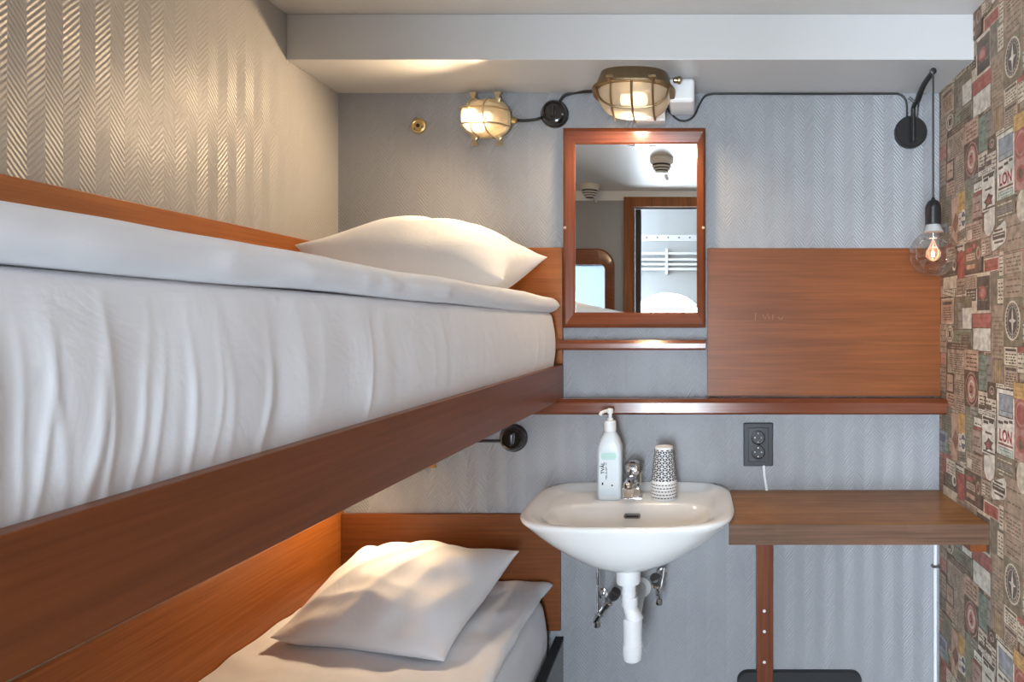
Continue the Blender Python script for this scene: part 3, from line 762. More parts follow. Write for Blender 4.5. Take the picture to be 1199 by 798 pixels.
def pillow(label, FL, FR, BL, BR, th_top, th_bot, seed, sag=.018, group=None, peak=(.5, .5), wr=.012, floor=None):
    bm = B(); n = 56
    FL, FR, BL, BR = map(Vector, (FL, FR, BL, BR))
    nrm = ((FR - FL).cross(BL - FL)).normalized()
    if nrm.z < 0: nrm = -nrm
    cen = (FL + FR + BL + BR) / 4
    def surf(side, u, v):
        # pull sides in between the corners
        uu, vv = 2 * u - 1, 2 * v - 1
        iu = uu * (1 - .085 * (1 - abs(vv) ** 2.5) * abs(uu)); iv = vv * (1 - .085 * (1 - abs(uu) ** 2.5) * abs(vv))
        a, c = (iu + 1) / 2, (iv + 1) / 2
        p = FL * (1 - a) * (1 - c) + FR * a * (1 - c) + BL * (1 - a) * c + BR * a * c
        f = (max(0, (1 - abs(uu) ** 2.6)) ** .62) * (max(0, (1 - abs(vv) ** 2.6)) ** .62)
        px = math.exp(-((u - peak[0]) ** 2 + (v - peak[1]) ** 2) * .9)
        h = (th_top if side > 0 else th_bot) * f * (px if side > 0 else 1)
        edge = 1 - f
        fine = noise.noise(Vector((u * 5 + seed, v * 4, side)))
        c1 = 1 - abs(noise.noise(Vector((u * 5.2 - v * 2.2 + seed, v * 1.1 + u * .6, 2.0)))) * 3.2
        c2 = 1 - abs(noise.noise(Vector((u * 2.0 + v * 2.0 + seed * 2, v * 5.0 - u * 1.5, 5.0)))) * 3.4
        m1 = .35 + .65 * max(0, noise.noise(Vector((u * 2.2, v * 2.2, seed)))+.35)
        w = wr * f ** .6 * (max(-.5, c1) * .55 * m1 + max(-.5, c2) * .30 * (1 - m1) + fine * .55)
        if side < 0: w *= .3
        q = p + nrm * (side * h + w + .010 * edge * noise.noise(Vector((u * 4, v * 4, seed + 3))) * 1.0)
        if floor is not None and q.z < floor: q.z = floor + (q.z - floor) * .03
        return q
    top = [[None] * (n + 1) for _ in range(n + 1)]; bot = [[None] * (n + 1) for _ in range(n + 1)]
    def rem(t): return .5 - .5 * math.cos(PI * t) if False else t
    for i in range(n + 1):
        for j in range(n + 1):
            u, v = rem(i / n), rem(j / n)
            top[i][j] = bm.verts.new(surf(1, u, v))
            bot[i][j] = top[i][j] if i in (0, n) or j in (0, n) else bm.verts.new(surf(-1, u, v))
    for i in range(n):
        for j in range(n):
            bm.faces.new((top[i][j], top[i + 1][j], top[i + 1][j + 1], top[i][j + 1]))
            q = (bot[i][j], bot[i][j + 1], bot[i + 1][j + 1], bot[i + 1][j])
            if len(set(q)) == 4:
                try: bm.faces.new(q)
                except ValueError: pass
    return tag(obj('pillow', bm, M['pillow'], None, 180, sub=1), label, 'pillow', group)
pillow('plump white pillow lying on the upper bunk against the back wall', (-1.022, 1.645, 1.520), (-.445, 1.52, 1.425), (-1.01, 1.865, 1.500), (-.418, 1.862, 1.514), .115, .13, 1.7, peak=(.55, .45), wr=.018, floor=1.403)
pillow('white pillow with creases lying on the lower bunk', (-.965, 1.465, .612), (-.535, 1.385, .602), (-.955, 1.83, .685), (-.482, 1.80, .693), .088, .10, 6.2, peak=(.45, .55), wr=.024, floor=.588)

# ================================================================== SINK
SX = -.169
sink = thing('sink', (SX, YB - .2, .70), 'white ceramic wall-hung sink on the back wall', 'sink')
def sloop(z, hw, yf, yb, nf=3.2, nb=6, n=96, cx=SX, lift=0):
    yc, h = (yf + yb) / 2, (yb - yf) / 2; out = []
    for k in range(n):
        a = 2 * PI * k / n; c, s = math.cos(a), math.sin(a)
        e = nb if s > 0 else nf
        x = cx + hw * sgnpow(c, 2 / e); y = yc + h * sgnpow(s, 2 / e)
        out.append((x, y, z + (lift * max(0, s) ** 2 * (1 - (c) ** 2) if lift else 0)))
    return out
b = B()
loft(b, [sloop(.708, .05, 1.60, 1.72, 2, 2), sloop(.722, .095, 1.565, 1.76, 2, 2.4), sloop(.740, .145, 1.54, 1.82, 2.1, 3), sloop(.760, .180, 1.523, 1.86, 2.2, 4),
         sloop(.785, .212, 1.508, 1.885, 2.5, 5), sloop(.810, .238, 1.497, 1.896, 2.8, 6), sloop(.832, .260, 1.490, 1.8985, 3, 6), sloop(.842, .2675, 1.486, 1.899, 3.2, 7), sloop(.849, .2690, 1.485, 1.899, 3.2, 7, lift=.006),
         sloop(.853, .266, 1.488, 1.897, 3.2, 7, lift=.008), sloop(.8535, .254, 1.495, 1.893, 3.2, 7, lift=.008), sloop(.851, .240, 1.508, 1.884, 3.2, 6, lift=.004), sloop(.843, .228, 1.519, 1.874, 3.1, 5), sloop(.840, .220, 1.528, 1.866, 3, 5),
         sloop(.8385, .212, 1.535, 1.765, 2.8, 4), sloop(.833, .205, 1.541, 1.757, 2.7, 3.6), sloop(.815, .195, 1.550, 1.748, 2.6, 3.4), sloop(.785, .172, 1.566, 1.735, 2.4, 3), sloop(.758, .125, 1.59, 1.715, 2.2, 2.4), sloop(.745, .06, 1.62, 1.685, 2, 2), sloop(.742, .02, 1.64, 1.665, 2, 2)])
obj('basin', b, M['ceramic'], sink, 60)
b = B()
o_ = rrect(SX - .0225, SX + .0225, .801, .813, .0058, 5)
loft(b, [[(x, 1.757, z) for x, z in o_], [(x, 1.7385, z) for x, z in o_]]); obj('overflow_slot', b, M['steel'], sink)
b = B(); i_ = rrect(SX - .018, SX + .018, .8045, .8095, .0024, 5); loft(b, [[(x, 1.7384, z) for x, z in i_], [(x, 1.7375, z) for x, z in i_]]); obj('overflow_hole', b, M['ink'], sink)
b = B(); lathe(b, [(.024, 0), (.024, .003), (.018, .0045), (.004, .004)], (SX, 1.6525, .742), 'Z', 24); obj('drain', b, M['chrome'], sink)
# faucet
fx, fyy, fz = (741 - VX) * 1.81 / F, 1.812, .8395
fa = thing('faucet', (fx, fyy, fz), 'chrome basin faucet between the soap bottle and the cup stack', 'faucet')
b = B(); box(b, fx - .023, fx + .023, fyy - .02, fyy + .02, fz, fz + .034, .006, 3); box(b, fx - .027, fx + .027, fyy - .024, fyy + .024, fz - .002, fz + .004, .002); obj('faucet_body', b, M['chrome'], fa)
b = B(); tube(b, catmull([(fx, fyy, fz + .028), (fx, fyy - .008, fz + .050), (fx - .002, fyy - .05, fz + .058), (fx - .004, fyy - .085, fz + .052), (fx - .004, fyy - .092, fz + .042)], 6), .0125, 16)
lathe(b, [(.0155, 0), (.0155, .022), (.012, .024)], (fx - .004, fyy - .092, fz + .026), 'Z', 20); obj('spout', b, M['chrome'], fa)
b = B(); lathe(b, [(.012, .03), (.014, .062), (.021, .066), (.0235, .074), (.0235, .088), (.019, .098), (.012, .101)], (fx, fyy, fz), 'Z', 10)
for k in range(5):
    a = 2 * PI * k / 5 + .3; lathe(b, [(.003, .07), (.0095, .076), (.0095, .088), (.003, .096)], (fx + .018 * math.cos(a), fyy + .018 * math.sin(a), fz), 'Z', 10)
obj('handle', b, M['chrome'], fa, 20)
b = B(); tube(b, [(fx + .021, fyy + .004, fz + .03), (fx + .021, fyy + .004, fz + .074)], .0022, 8); lathe(b, [(.002, 0), (.0045, .002), (.0045, .008), (.002, .010)], (fx + .021, fyy + .004, fz + .072), 'Z', 12); obj('pop_up_rod', b, M['chrome'], fa)
# trap
tx, ty = (736 - VX) * 1.645 / F, 1.645
tr = thing('drain_trap', (tx, ty, .45), 'white plastic bottle trap hanging under the sink', 'drain trap')
b = B(); lathe(b, [(.030, .668), (.031, .672), (.031, .700), (.028, .712)], (tx, ty, 0), 'Z', 28); obj('tailpiece_nut', b, M['plastic_w'], tr)
b = B(); lathe(b, [(.0175, .625), (.0175, .670)], (tx + .001, ty, 0), 'Z', 24); lathe(b, [(.0195, .640), (.0195, .645)], (tx + .001, ty, 0), 'Z', 24); obj('tailpipe', b, M['plastic_w'], tr)
b = B(); lathe(b, [(.019, .606), (.0205, .609), (.0205, .630), (.019, .633)], (tx + .003, ty, 0), 'Z', 24)
loft(b, [[(tx + .003 + .012 * t_ + (.0185 + .004 * t_) * math.cos(2 * PI * k / 24), ty + (.0185 + .004 * t_) * math.sin(2 * PI * k / 24), .608 - .03 * t_) for k in range(24)] for t_ in (0, .25, .5, .75, 1)])
obj('neck', b, M['plastic_w'], tr)
b = B(); bx_ = tx + .010
lathe(b, [(.020, .580), (.0235, .577), (.0245, .570), (.0240, .515), (.0245, .513)], (bx_, ty, 0), 'Z', 28); obj('trap_bottle', b, M['plastic_w'], tr)
b = B(); lathe(b, [(.026, .513), (.0265, .507), (.0258, .503), (.0255, .487), (.0225, .474), (.017, .470), (.004, .4695)], (bx_, ty, 0), 'Z', 28); obj('trap_cap', b, M['plastic_w'], tr)
b = B(); tube(b, [(bx_, ty + .01, .555), (bx_, YB - .012, .555)], .0165, 18); lathe(b, [(.019, 0), (.030, .006), (.030, .010)], (bx_, YB - .001, .555), 'W', 24); obj('outlet_pipe', b, M['plastic_w'], tr)

# supply valves
def valve(label, ptop, pbend, pw, L, grp):
    t = thing('angle_valve', pbend, label, 'valve', grp)
    b = B(); tube(b, catmull([ptop, (ptop + pbend) / 2 + Vector((0, .002, 0)), pbend], 6), .0045, 10); obj('supply_pipe', b, M['chrome'], t)
    b = B(); z = Vector((0, 0, 1)); lathe(b, [(.008, -.004), (.0095, 0), (.0095, .010), (.0075, .012), (.0075, .020), (.009, .022), (.009, .030)], pbend + Vector((0, 0, -.018)), 'Z', 6 * 2); obj('compression_nut', b, M['chrome'], t, 20)
    d = pw - pbend; q = d.to_track_quat('Z', 'Y').to_matrix(); l = d.length
    b = B(); lathe(b, [(.008, -.012), (.0095, -.010), (.0095, .02), (.0075, .024), (.0075, l * .45), (.011, l * .47), (.0115, l * .62), (.008, l * .64), (.008, l * .8)], pbend, q, 12); obj('valve_body', b, M['chrome'], t, 20)
    b = B(); lathe(b, [(.006, l * .78), (.0135, l * .80), (.0145, l * .86), (.0145, l * 1.0), (.010, l * 1.02)], pbend, q, 14); obj('valve_knob', b, M['steel'], t, 20)
    b = B(); tube(b, [pbend + d * .3, Vector((pbend.x, YB - .004, pbend.z + .02))], .006, 10); lathe(b, [(.016, 0), (.016, .004), (.010, .007)], (pbend.x, YB - .0005, pbend.z + .02), 'W', 20); obj('wall_stub', b, M['chrome'], t)
valve('chrome angle valve left of the white trap under the sink', P(699.5, 664, 1.78), P(699.5, 724, 1.78), P(722, 692, 1.74), 0, 'valves under the sink')
valve('small chrome angle valve right of the white trap under the sink', P(778, 664, 1.78), P(772, 698, 1.78), P(767, 676, 1.72), 0, 'valves under the sink')

# soap bottle
cx, cy, cz = (714.5 - VX) * 1.80 / F, 1.80, .8395
so = thing('soap_bottle', (cx, cy, cz), 'milky soap pump bottle standing on the sink rim', 'soap bottle')
def rr_loop(hw, hd, z, e=5, n=48):
    return [(cx + hw * sgnpow(math.cos(2 * PI * k / n), 2 / e), cy + hd * sgnpow(math.sin(2 * PI * k / n), 2 / e), z) for k in range(n)]
b = B()
loft(b, [rr_loop(.029, .022, cz), rr_loop(.0325, .0255, cz + .003), rr_loop(.0335, .0265, cz + .008), rr_loop(.0335, .0265, cz + .136), rr_loop(.0325, .026, cz + .146, 4.5), rr_loop(.027, .023, cz + .164, 3.5), rr_loop(.019, .018, cz + .180, 2.5), rr_loop(.0145, .0145, cz + .186, 2), rr_loop(.0145, .0145, cz + .19, 2)])
obj('bottle', b, M['bottle'], so)
b = B(); lathe(b, [(.0155, .186), (.0165, .188), (.0165, .212), (.0145, .215), (.008, .217), (.008, .222), (.0045, .223), (.0045, .238)], (cx, cy, cz), 'Z', 24); obj('pump_collar', b, M['plastic_w'], so)
b = B(); lathe(b, [(.0065, .234), (.0085, .237), (.0085, .246), (.006, .249)], (cx, cy, cz), 'Z', 20)
tube(b, catmull([(cx, cy, cz + .243), (cx - .010, cy - .012, cz + .243), (cx - .020, cy - .024, cz + .240), (cx - .024, cy - .028, cz + .234)], 5), .0045, 10); obj('pump_head', b, M['plastic_w'], so)
yl = cy - .0268
b = B()
def lab(x0, x1, z0, z1, mi, off=0):
    vs = [b.verts.new((cx + x, yl - off, cz + z)) for x, z in ((x0, z0), (x1, z0), (x1, z1), (x0, z1))]; b.faces.new(vs).material_index = mi
lab(-.026, .026, .010, .134, 0)
o_ = rrect(-.022, .020, .112, .131, .008, 5); vs = [b.verts.new((cx + x, yl - .0002, cz + z)) for x, z in o_]; b.faces.new(vs).material_index = 1
lab(-.025, .025, .012, .032, 2, .0002)
rot = Matrix.Rotation(PI / 2, 4, 'X')
text_into(b, 'TVÅL', .0135, Matrix.Translation((cx - .0165, yl - .0004, cz + .089)) @ Matrix.Rotation(PI / 2, 4, 'X') @ Matrix.Rotation(PI / 2, 4, 'Z'), 3, 0, .0004)
for (z0, z1) in ((.058, .070), (.073, .079), (.082, .094), (.097, .104)): lab(-.0085, -.0068, z0, z1, 3, .0004)
lab(-.0055, -.0047, .062, .088, 3, .0004)
lab(-.0195, -.0155, .043, .050, 3, .0004); lab(.006, .011, .040, .044, 3, .0004)
obj('label_print', b, [pmat('bottle_label', (.66, .72, .75), .35), M['mint'], M['paleblue'], M['ink']], so)

# paper cups, nested upside down
ux, uy, uz = (777.5 - VX) * 1.80 / F, 1.80, .8396
def cup_mesh(full):
    b = B(); R0, R1, H = .0352, .0255, .100
    # inverted: rim (rolled) at bottom, base at the top
    prof = [(R0 - .002, 0), (R0 + .0008, .0008), (R0 + .0012, .0022), (R0 + .0002, .0038), (R0 - .0006, .005)]
    lathe(b, prof + [(R0 + (R1 - R0) * h / H - .0004, h) for h in (.02, .04, .06, .08, .0985)] + [(R1 - .0012, H), (R1 - .004, H - .0015), (R1 - .006, H - .004)], (0, 0, 0), 'Z', 48)
    def q(pts):
        vs = []
        for a, h in pts:
            r = R0 + (R1 - R0) * h / H + .00012 if h < .0985 else R1
            vs.append(b.verts.new((r * math.cos(a), r * math.sin(a), h)))
        b.faces.new(vs).material_index = 1
    n = 11
    if full:
        hz = .0125
        da = 2 * PI / n
        row = 0; h0 = .007
        while h0 + hz * 1.0 < .099:
            for k in range(n):
                a = (k + (.5 if row % 2 else 0)) * da
                c = (a, h0 + hz * .5)
                w = da * .5; e = hz * .5; ins = .80
                # three inset rhombi meeting at c
                top = (a, h0 + hz * 1.0); bl = (a - w, h0); br = (a + w, h0); tl = (a - w, h0 + hz * .75); tr_ = (a + w, h0 + hz * .75); bt = (a, h0 - hz * .25)
                for rh in ([c, (a + w, h0 + hz * .75), (a, h0 + hz * 1.0), (a - w, h0 + hz * .75)], [c, (a - w, h0 + hz * .75), (a - w, h0 + hz * .25), (a, h0)], [c, (a, h0), (a + w, h0 + hz * .25), (a + w, h0 + hz * .75)]):
                    m = (sum(p[0] for p in rh) / 4, sum(p[1] for p in rh) / 4)
                    q([(m[0] + (p[0] - m[0]) * .74, m[1] + (p[1] - m[1]) * .74) for p in rh])
            h0 += hz * .75; row += 1
    else:
        for k in range(24):
            a = 2 * PI * (k + .5) / 24
            q([(a - .085, .0062), (a + .085, .0062), (a + .085, .0088), (a - .085, .0088)])
    return b
words = ['lowest', 'second lowest', 'third from the bottom', 'fourth from the bottom', 'fifth from the bottom']
proto = obj('paper_cup', cup_mesh(False), [M['paper'], M['ink']], None, 40)
for i in range(5):
    o = proto if i == 0 else copy_tree(proto)
    o.location = (ux, uy, uz + .0088 * i); o.rotation_euler.z = .15 * i
    tag(o, f'white paper cup rim with black dashes, {words[i]} in the stack', 'cup', 'nested paper cups on the sink')
o = obj('paper_cup', cup_mesh(True), [M['paper'], M['ink']], None, 40); o.location = (ux, uy, uz + .044)
tag(o, 'black and white cube patterned paper cup upside down on top of the stack', 'cup', 'nested paper cups on the sink')

# ================================================================== DESK
ds = thing('wall_desk', (.4, 1.74, .82), 'worn brown wooden desk top fixed in the corner right of the sink', 'desk')
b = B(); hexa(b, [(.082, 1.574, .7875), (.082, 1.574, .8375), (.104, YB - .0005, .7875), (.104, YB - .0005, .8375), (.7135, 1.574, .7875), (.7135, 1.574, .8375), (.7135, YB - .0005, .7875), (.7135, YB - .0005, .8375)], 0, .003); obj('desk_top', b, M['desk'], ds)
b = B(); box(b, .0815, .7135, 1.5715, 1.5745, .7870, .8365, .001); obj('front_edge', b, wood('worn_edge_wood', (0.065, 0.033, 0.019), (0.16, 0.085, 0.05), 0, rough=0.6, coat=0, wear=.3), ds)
b = B(); box(b, .672, .7135, 1.585, YB - .002, .765, .7873, .003); obj('support_cleat', b, M['wood_y'], ds)
po = thing('support_post', (.205, YB - .012, 0), 'red-brown wooden batten with screws on the wall under the desk', 'post')
x0, x1 = (886 - VX) * 1.872 / F, (905.5 - VX) * 1.872 / F
b = B(); box(b, x0, x1, YB - .028, YB - .0005, .275, .787, .002); obj('batten', b, M['wood_z'], po)
for py in (715, 739, 775):
    b = B(); c = P(895, py, YB - .028); lathe(b, [(.0048, 0), (.0042, .0012), (.001, .0018)], c, 'W', 12); obj('screw', b, M['plastic_w'], po)
b = B(); o_ = rrect((863 - VX) / 400, (1008 - VX) / 400, .001, CZ - 403 / 400., .03, 6)
loft(b, [[(x, YB - .0005, z) for x, z in o_], [(x, YB - .010, z) for x, z in o_], [(x * .985 + .015 * .3, YB - .016, z * .985 + .015 * .19) for x, z in o_]])
tag(obj('low_dark_panel', b, M['panel_dk']), 'dark grey panel low on the back wall behind the wooden batten', 'panel')  # dark grey rounded slab set flat on the wall, function unknown

# white pipe in the corner
pp = thing('corner_pipe', (.7, YB - .01, 0), 'thin white pipe running down the corner under the desk', 'pipe')
b = B(); tube(b, [(.700, YB - .008, .0), (.700, YB - .008, .7875)], .0055, 12); obj('pipe', b, M['plastic_w'], pp)
b = B(); zc = CZ - (661 - 380) / 400; box(b, .689, .711, YB - .016, YB - .0005, zc - .004, zc + .004, .002); lathe(b, [(.003, 0), (.003, .002)], (.6905, YB - .0155, zc), 'W', 10); obj('clip', b, M['steel'], pp)

# ================================================================== OUTLET, SWITCHES, CABLES
oc = thing('wall_outlet', (.184, YB - .005, .97), 'charcoal double wall outlet above the desk', 'outlet')
x0, x1, z0, z1 = .141, .2275, .908, 1.034
b = B(); box(b, x0, x1, YB - .010, YB - .0005, z0, z1, .003, 3); obj('cover_frame', b, M['charcoal'], oc)
b = B(); box(b, x0 + .014, x1 - .014, YB - .013, YB - .009, z0 + .014, z1 - .014, .0015); obj('insert', b, pmat('charcoal_insert', (.020, .022, .026), .45), oc)
for k, (zc) in enumerate((.992, .950)):
    cxx = .183
    b = B(); lathe(b, [(.0205, 0), (.0205, .0035), (.0185, .004), (.0178, .0005), (.002, .0004)], (cxx, YB - .0128, zc), 'W', 32); so_ = obj('socket', b, M['black'], oc)
    for dx, dz in ((-.0095, 0), (.0095, 0), (0, .0125), (0, -.0125)):
        b = B(); lathe(b, [(.0019, 0), (.0019, .001), (.001, .0014)], (cxx + dx, YB - .0133, zc + dz), 'W', 10); obj('contact', b, M['plastic_w'], so_)
b = B(); tube(b, catmull([P(894, 538, YB - .006), P(895, 555, YB - .007), P(897.5, 572, YB - .008), P(898, 580, YB - .008)], 6), .0038, 10)
tag(obj('power_cable', b, M['plastic_w']), 'white cable hanging from the wall outlet to the desk', 'cable')

def switch(label, px, py, grp):
    c = P(px, py, YB); c.y = YB - .0005
    t = thing('rotary_switch', c, label, 'switch', grp)
    b = B(); lathe(b, [(.041, 0), (.041, .007), (.038, .011)], c, 'W', 40); obj('base', b, M['bakelite'], t)
    b = B(); lathe(b, [(.037, .010), (.036, .020), (.031, .028), (.026, .030), (.024, .026), (.004, .026)], c, 'W', 40); obj('cover', b, M['bakelite'], t)
    b = B(); box(b, c.x - .005, c.x + .005, c.y - .040, c.y - .026, c.z - .017, c.z + .017, .003); obj('knob', b, M['bakelite'], t)
switch('round black rotary switch on the wall between the two lamps', 650, 134, 'round black switches')
switch('round black rotary switch half hidden under the upper bunk board', 602, 512, 'round black switches')

# brass fitting
c = P(491, 148, YB); c.y = YB - .0005
t = thing('brass_rosette', c, 'small round brass fitting on the wall left of the lamps', 'fitting')
b = B(); lathe(b, [(.021, 0), (.0225, .003), (.0215, .008), (.016, .010), (.013, .0085), (.007, .0095)], c, 'W', 32); obj('plate', b, M['brass'], t)
b = B(); lathe(b, [(.0055, .0088), (.0055, .0102)], c, 'W', 16); obj('center_hole', b, M['ink'], t)
for dx, dz in ((.012, -.004), (-.010, -.010)):
    b = B(); lathe(b, [(.0028, .008), (.0028, .0098), (.001, .0104)], c + Vector((dx, 0, dz)), 'W', 10); obj('screw', b, M['brass_dk'], t)

# ------------------------------------------------------------------ caged bulkhead lamps
def bulk_lamp(name, label, center, N, U, hw, hh, dep_base, dep_glass, metal, wires_v, wires_h, grp, power, glass_m, lug=1.0, base_scale=.88, aim=None):
    """oval ship lamp. N = direction it points, U = short axis, long axis = N x U"""
    N = Vector(N).normalized(); U = Vector(U).normalized(); R = U.cross(N).normalized(); c = Vector(center)
    def Q(a, b_, n): return c + R * a + U * b_ + N * n
    def ov(s, n, k=48, e=2.5, sv=None):
        sv = s if sv is None else sv
        return [Q(hw * s * sgnpow(math.cos(2 * PI * i / k), 2 / e), hh * sv * sgnpow(math.sin(2 * PI * i / k), 2 / e), n) for i in range(k)]
    t = thing(name, c, label, 'lamp', grp)
    b = B(); loft(b, [ov(base_scale, .0005), ov(base_scale, dep_base * .1), ov(base_scale + (1 - base_scale) * .55, dep_base * .55), ov(1.0, dep_base * .92), ov(1.05, dep_base * .94), ov(1.07, dep_base), ov(1.05, dep_base + .006), ov(.95, dep_base + .007)], True, True); obj('housing', b, metal, t)
    gl = []
    for j in range(11):
        a = PI / 2 * j / 10
        gl.append(ov(.93 * max(.12, math.cos(a)) ** .55, dep_base + .006 + dep_glass * math.sin(a)))
    b = B(); loft(b, gl, False, True); obj('lamp_glass', b, glass_m, t, 60)
    b = B(); 
    bc = Q(0, 0, dep_base + dep_glass * .35)
    pr_ = [(.010, -.034), (.014, -.03), (.014, -.012), (.020, -.004), (.023, .012), (.020, .026), (.010, .034), (.002, .036)]
    bm2 = Matrix((R, U, N)).transposed()
    ax = bm2 @ Matrix.Rotation(PI / 2, 3, 'Y')
    lathe(b, [(r * hh / .055 * .8, h * hh / .055 * .8) for r, h in pr_], bc, ax, 20); obj('bulb', b, M['bulb'], t)
    # cage
    rw = .0028 * (hw / .078) ** .5
    def arc_v(a0):       # wire across the short axis at long position a0
        lim = (1 - abs(a0) ** 2.5) ** (1 / 2.5); pts = []
        for i in range(25):
            v = -1 + 2 * i / 24
            s = max(0, 1 - abs(v) ** 3.2) ** .55
            pts.append(Q(hw * a0 * 1.0, hh * 1.0 * v * lim * 1.02, dep_base + .006 + (dep_glass + .006) * s * max(0.25, (1 - abs(a0) ** 3) ** .6)))
        return pts
    def arc_h(b0):
        lim = (1 - abs(b0) ** 2.5) ** (1 / 2.5); pts = []
        for i in range(31):
            v = -1 + 2 * i / 30
            s = max(0, 1 - abs(v) ** 3.2) ** .55
            pts.append(Q(hw * v * lim * 1.02, hh * b0, dep_base + .006 + (dep_glass + .006) * s * max(.25, (1 - abs(b0) ** 3) ** .6)))
        return pts
    for a0 in wires_v:
        b = B(); tube(b, arc_v(a0), rw, 8); obj('cage_wire', b, metal, t)
    for b0 in wires_h:
        b = B(); tube(b, arc_h(b0), rw, 8); obj('cage_wire', b, metal, t)
    for su in (1, -1):
        for a0 in (-.52, .52):
            lim = (1 - .52 ** 2.5) ** .4
            b = B(); q0 = Q(hw * a0, hh * su * lim * 1.02, dep_base - .006)
            ax2 = bm2
            lathe(b, [(.0035, -.004), (.0075 * lug, 0), (.0075 * lug, .012), (.004, .014)], q0 + U * su * .004, ax2, 12)
            box_pts = []
            w_ = .004 * lug
            loft(b, [[q0 + R * (w_ * i) + U * su * (h_) + N * j for i, j in ((-1, .006), (1, .006), (1, .012), (-1, .012))] for h_ in (.006, .012)] + [[q0 + R * (2.4 * w_ * i) + U * su * .024 * lug + N * j for i, j in ((-1, .006), (1, .006), (1, .012), (-1, .012))]])
            obj('wing_lug', b, metal, t, 30)
    # light bulb
    la = bpy.data.lights.new(name + '_light', 'SPOT'); la.energy = power; la.color = (1.0, .72, .44); la.shadow_soft_size = .02; la.spot_size = math.radians(176); la.spot_blend = .6
    lo = bpy.data.objects.new('bulb_light', la); COL.objects.link(lo); lo.location = Q(0, 0, dep_base + dep_glass + .009); lo.rotation_euler = (-(Vector(aim) if aim else N)).to_track_quat('Z', 'Y').to_euler()
    attach(lo, t)
    return t, Q
LP = 13.0
Lc = Vector(((567 - VX) * 1.84 / F, YB - .0005, CZ - (134 - VY) * 1.84 / F))
t1, Q1 = bulk_lamp('bulkhead_lamp', 'small caged oval brass lamp glowing on the back wall, left of the round switch', Lc, (-.10, -1, -.12), (0, -.12, 1), .070, .052, .030, .062, M['brass_pl'], (-.30, .30), (-.42, .42), 'caged ship lamps', LP, M['lamp_glass'], 1.1, aim=(-.40, -.75, -.60))
Lc2 = P(499, 512, YB); Lc2.y = YB - .0005
t2, Q2 = bulk_lamp('bulkhead_lamp', 'caged brass reading lamp mostly hidden behind the upper bunk board', Lc2, (-.15, -1, -.1), (0, -.1, 1), .070, .052, .030, .062, M['brass'], (-.30, .30), (-.42, .42), 'caged ship lamps', LP * .9, M['lamp_glass'], 1.2, aim=(-.6, -.8, -.5))
L2c = Vector(((742 - VX) * 1.745 / F, 1.762, 1.996))
t3, Q3 = bulk_lamp('bulkhead_lamp', 'large oval bronze lamp with caged glass under the ceiling beam above the mirror', L2c, (0, -.16, -1), (0, -1, .16), .105, .072, .050, .058, M['brass_dk'], (-.52, 0, .52), (.55,), 'caged ship lamps', LP * .7, M['lamp_glass'], 1.0, .86, aim=(-.1, .22, -1))
# gland of the small lamp, and cables
b = B(); g = P(603, 141, 1.868); lathe(b, [(.006, -.012), (.009, -.01), (.009, .002), (.006, .006)], g, 'X', 12); obj('cable_gland', b, M['brass'], t1)
b = B(); g2 = P(812, 96, 1.72)
b2 = P(797, 94, 1.72); lathe(b, [(.004, -.014), (.0075, -.011), (.0075, -.002), (.0105, 0), (.0105, .006), (.004, .009)], P(794, 94, 1.735), 'X', 12); obj('side_knob', b, M['brass_dk'], t3)
def cable(label, pts, r=.0042, mat='cable', n=8, name='cable'):
    b = B(); tube(b, catmull(pts, n), r, 10); return tag(obj(name, b, M[mat]), label, 'cable', None)
yw = YB - .006
cable('short black cable from the small caged lamp to the round switch', [P(606, 141, 1.872), P(614, 141, 1.885), P(626, 140, yw), P(634, 138, 1.886)], .0045)
cable('short black cable from the round switch to the large bronze lamp', [P(655, 119, yw), P(661, 112, yw), P(672, 108.5, yw), P(684, 107.5, 1.875), P(697, 107, 1.82)], .0045)
cable('long thin black cable looping along the top of the back wall to the pendant lamp', [P(776, 118, 1.86), P(784, 131, yw), P(794, 140, yw), P(804, 141, yw), P(813, 135, yw), P(819, 122, yw), P(825, 113, yw), P(833, 110, yw), P(845, 109.6, yw), P(870, 109.6, yw), P(960, 109.9, yw), P(1040, 109.6, yw), P(1053, 110.5, yw), P(1060, 116, yw), P(1062, 126, yw), P(1062, 141, yw)], .0030)
cable('black cable stub from the lower rotary switch behind the upper bunk board', [P(590, 516, yw), P(575, 516, yw), P(545, 516, yw), P(530, 514, yw)], .004)
# junction boxes
jb = thing('junction_box', P(800, 96, 1.80), 'white junction box in the corner under the ceiling beam right of the bronze lamp', 'box')
b = B(); q = P(800, 95, 1.82); box(b, q.x - .040, q.x + .032, 1.775, YB - .001, 1.930, 1.9955, .010, 3); obj('box', b, M['plastic_w'], jb)
b = B(); box(b, q.x - .030, q.x + .022, 1.7735, 1.7755, 1.940, 1.986, .0008); obj('lid', b, M['plastic_w'], jb)
jb = thing('junction_box', P(762, 138, 1.86), 'small white box on the wall under the bronze lamp above the mirror', 'box')
b = B(); q0, q1 = P(744, 127, 1.845), P(779, 141, 1.845); box(b, q0.x, q1.x, 1.845, YB - .001, q1.z, q0.z + .01, .004); obj('box', b, M['plastic_w'], jb)
b = B(); box(b, q0.x + .004, q1.x - .003, 1.842, 1.8455, q1.z + .004, q1.z + .012, .001); obj('lid', b, M['plastic_w'], jb)

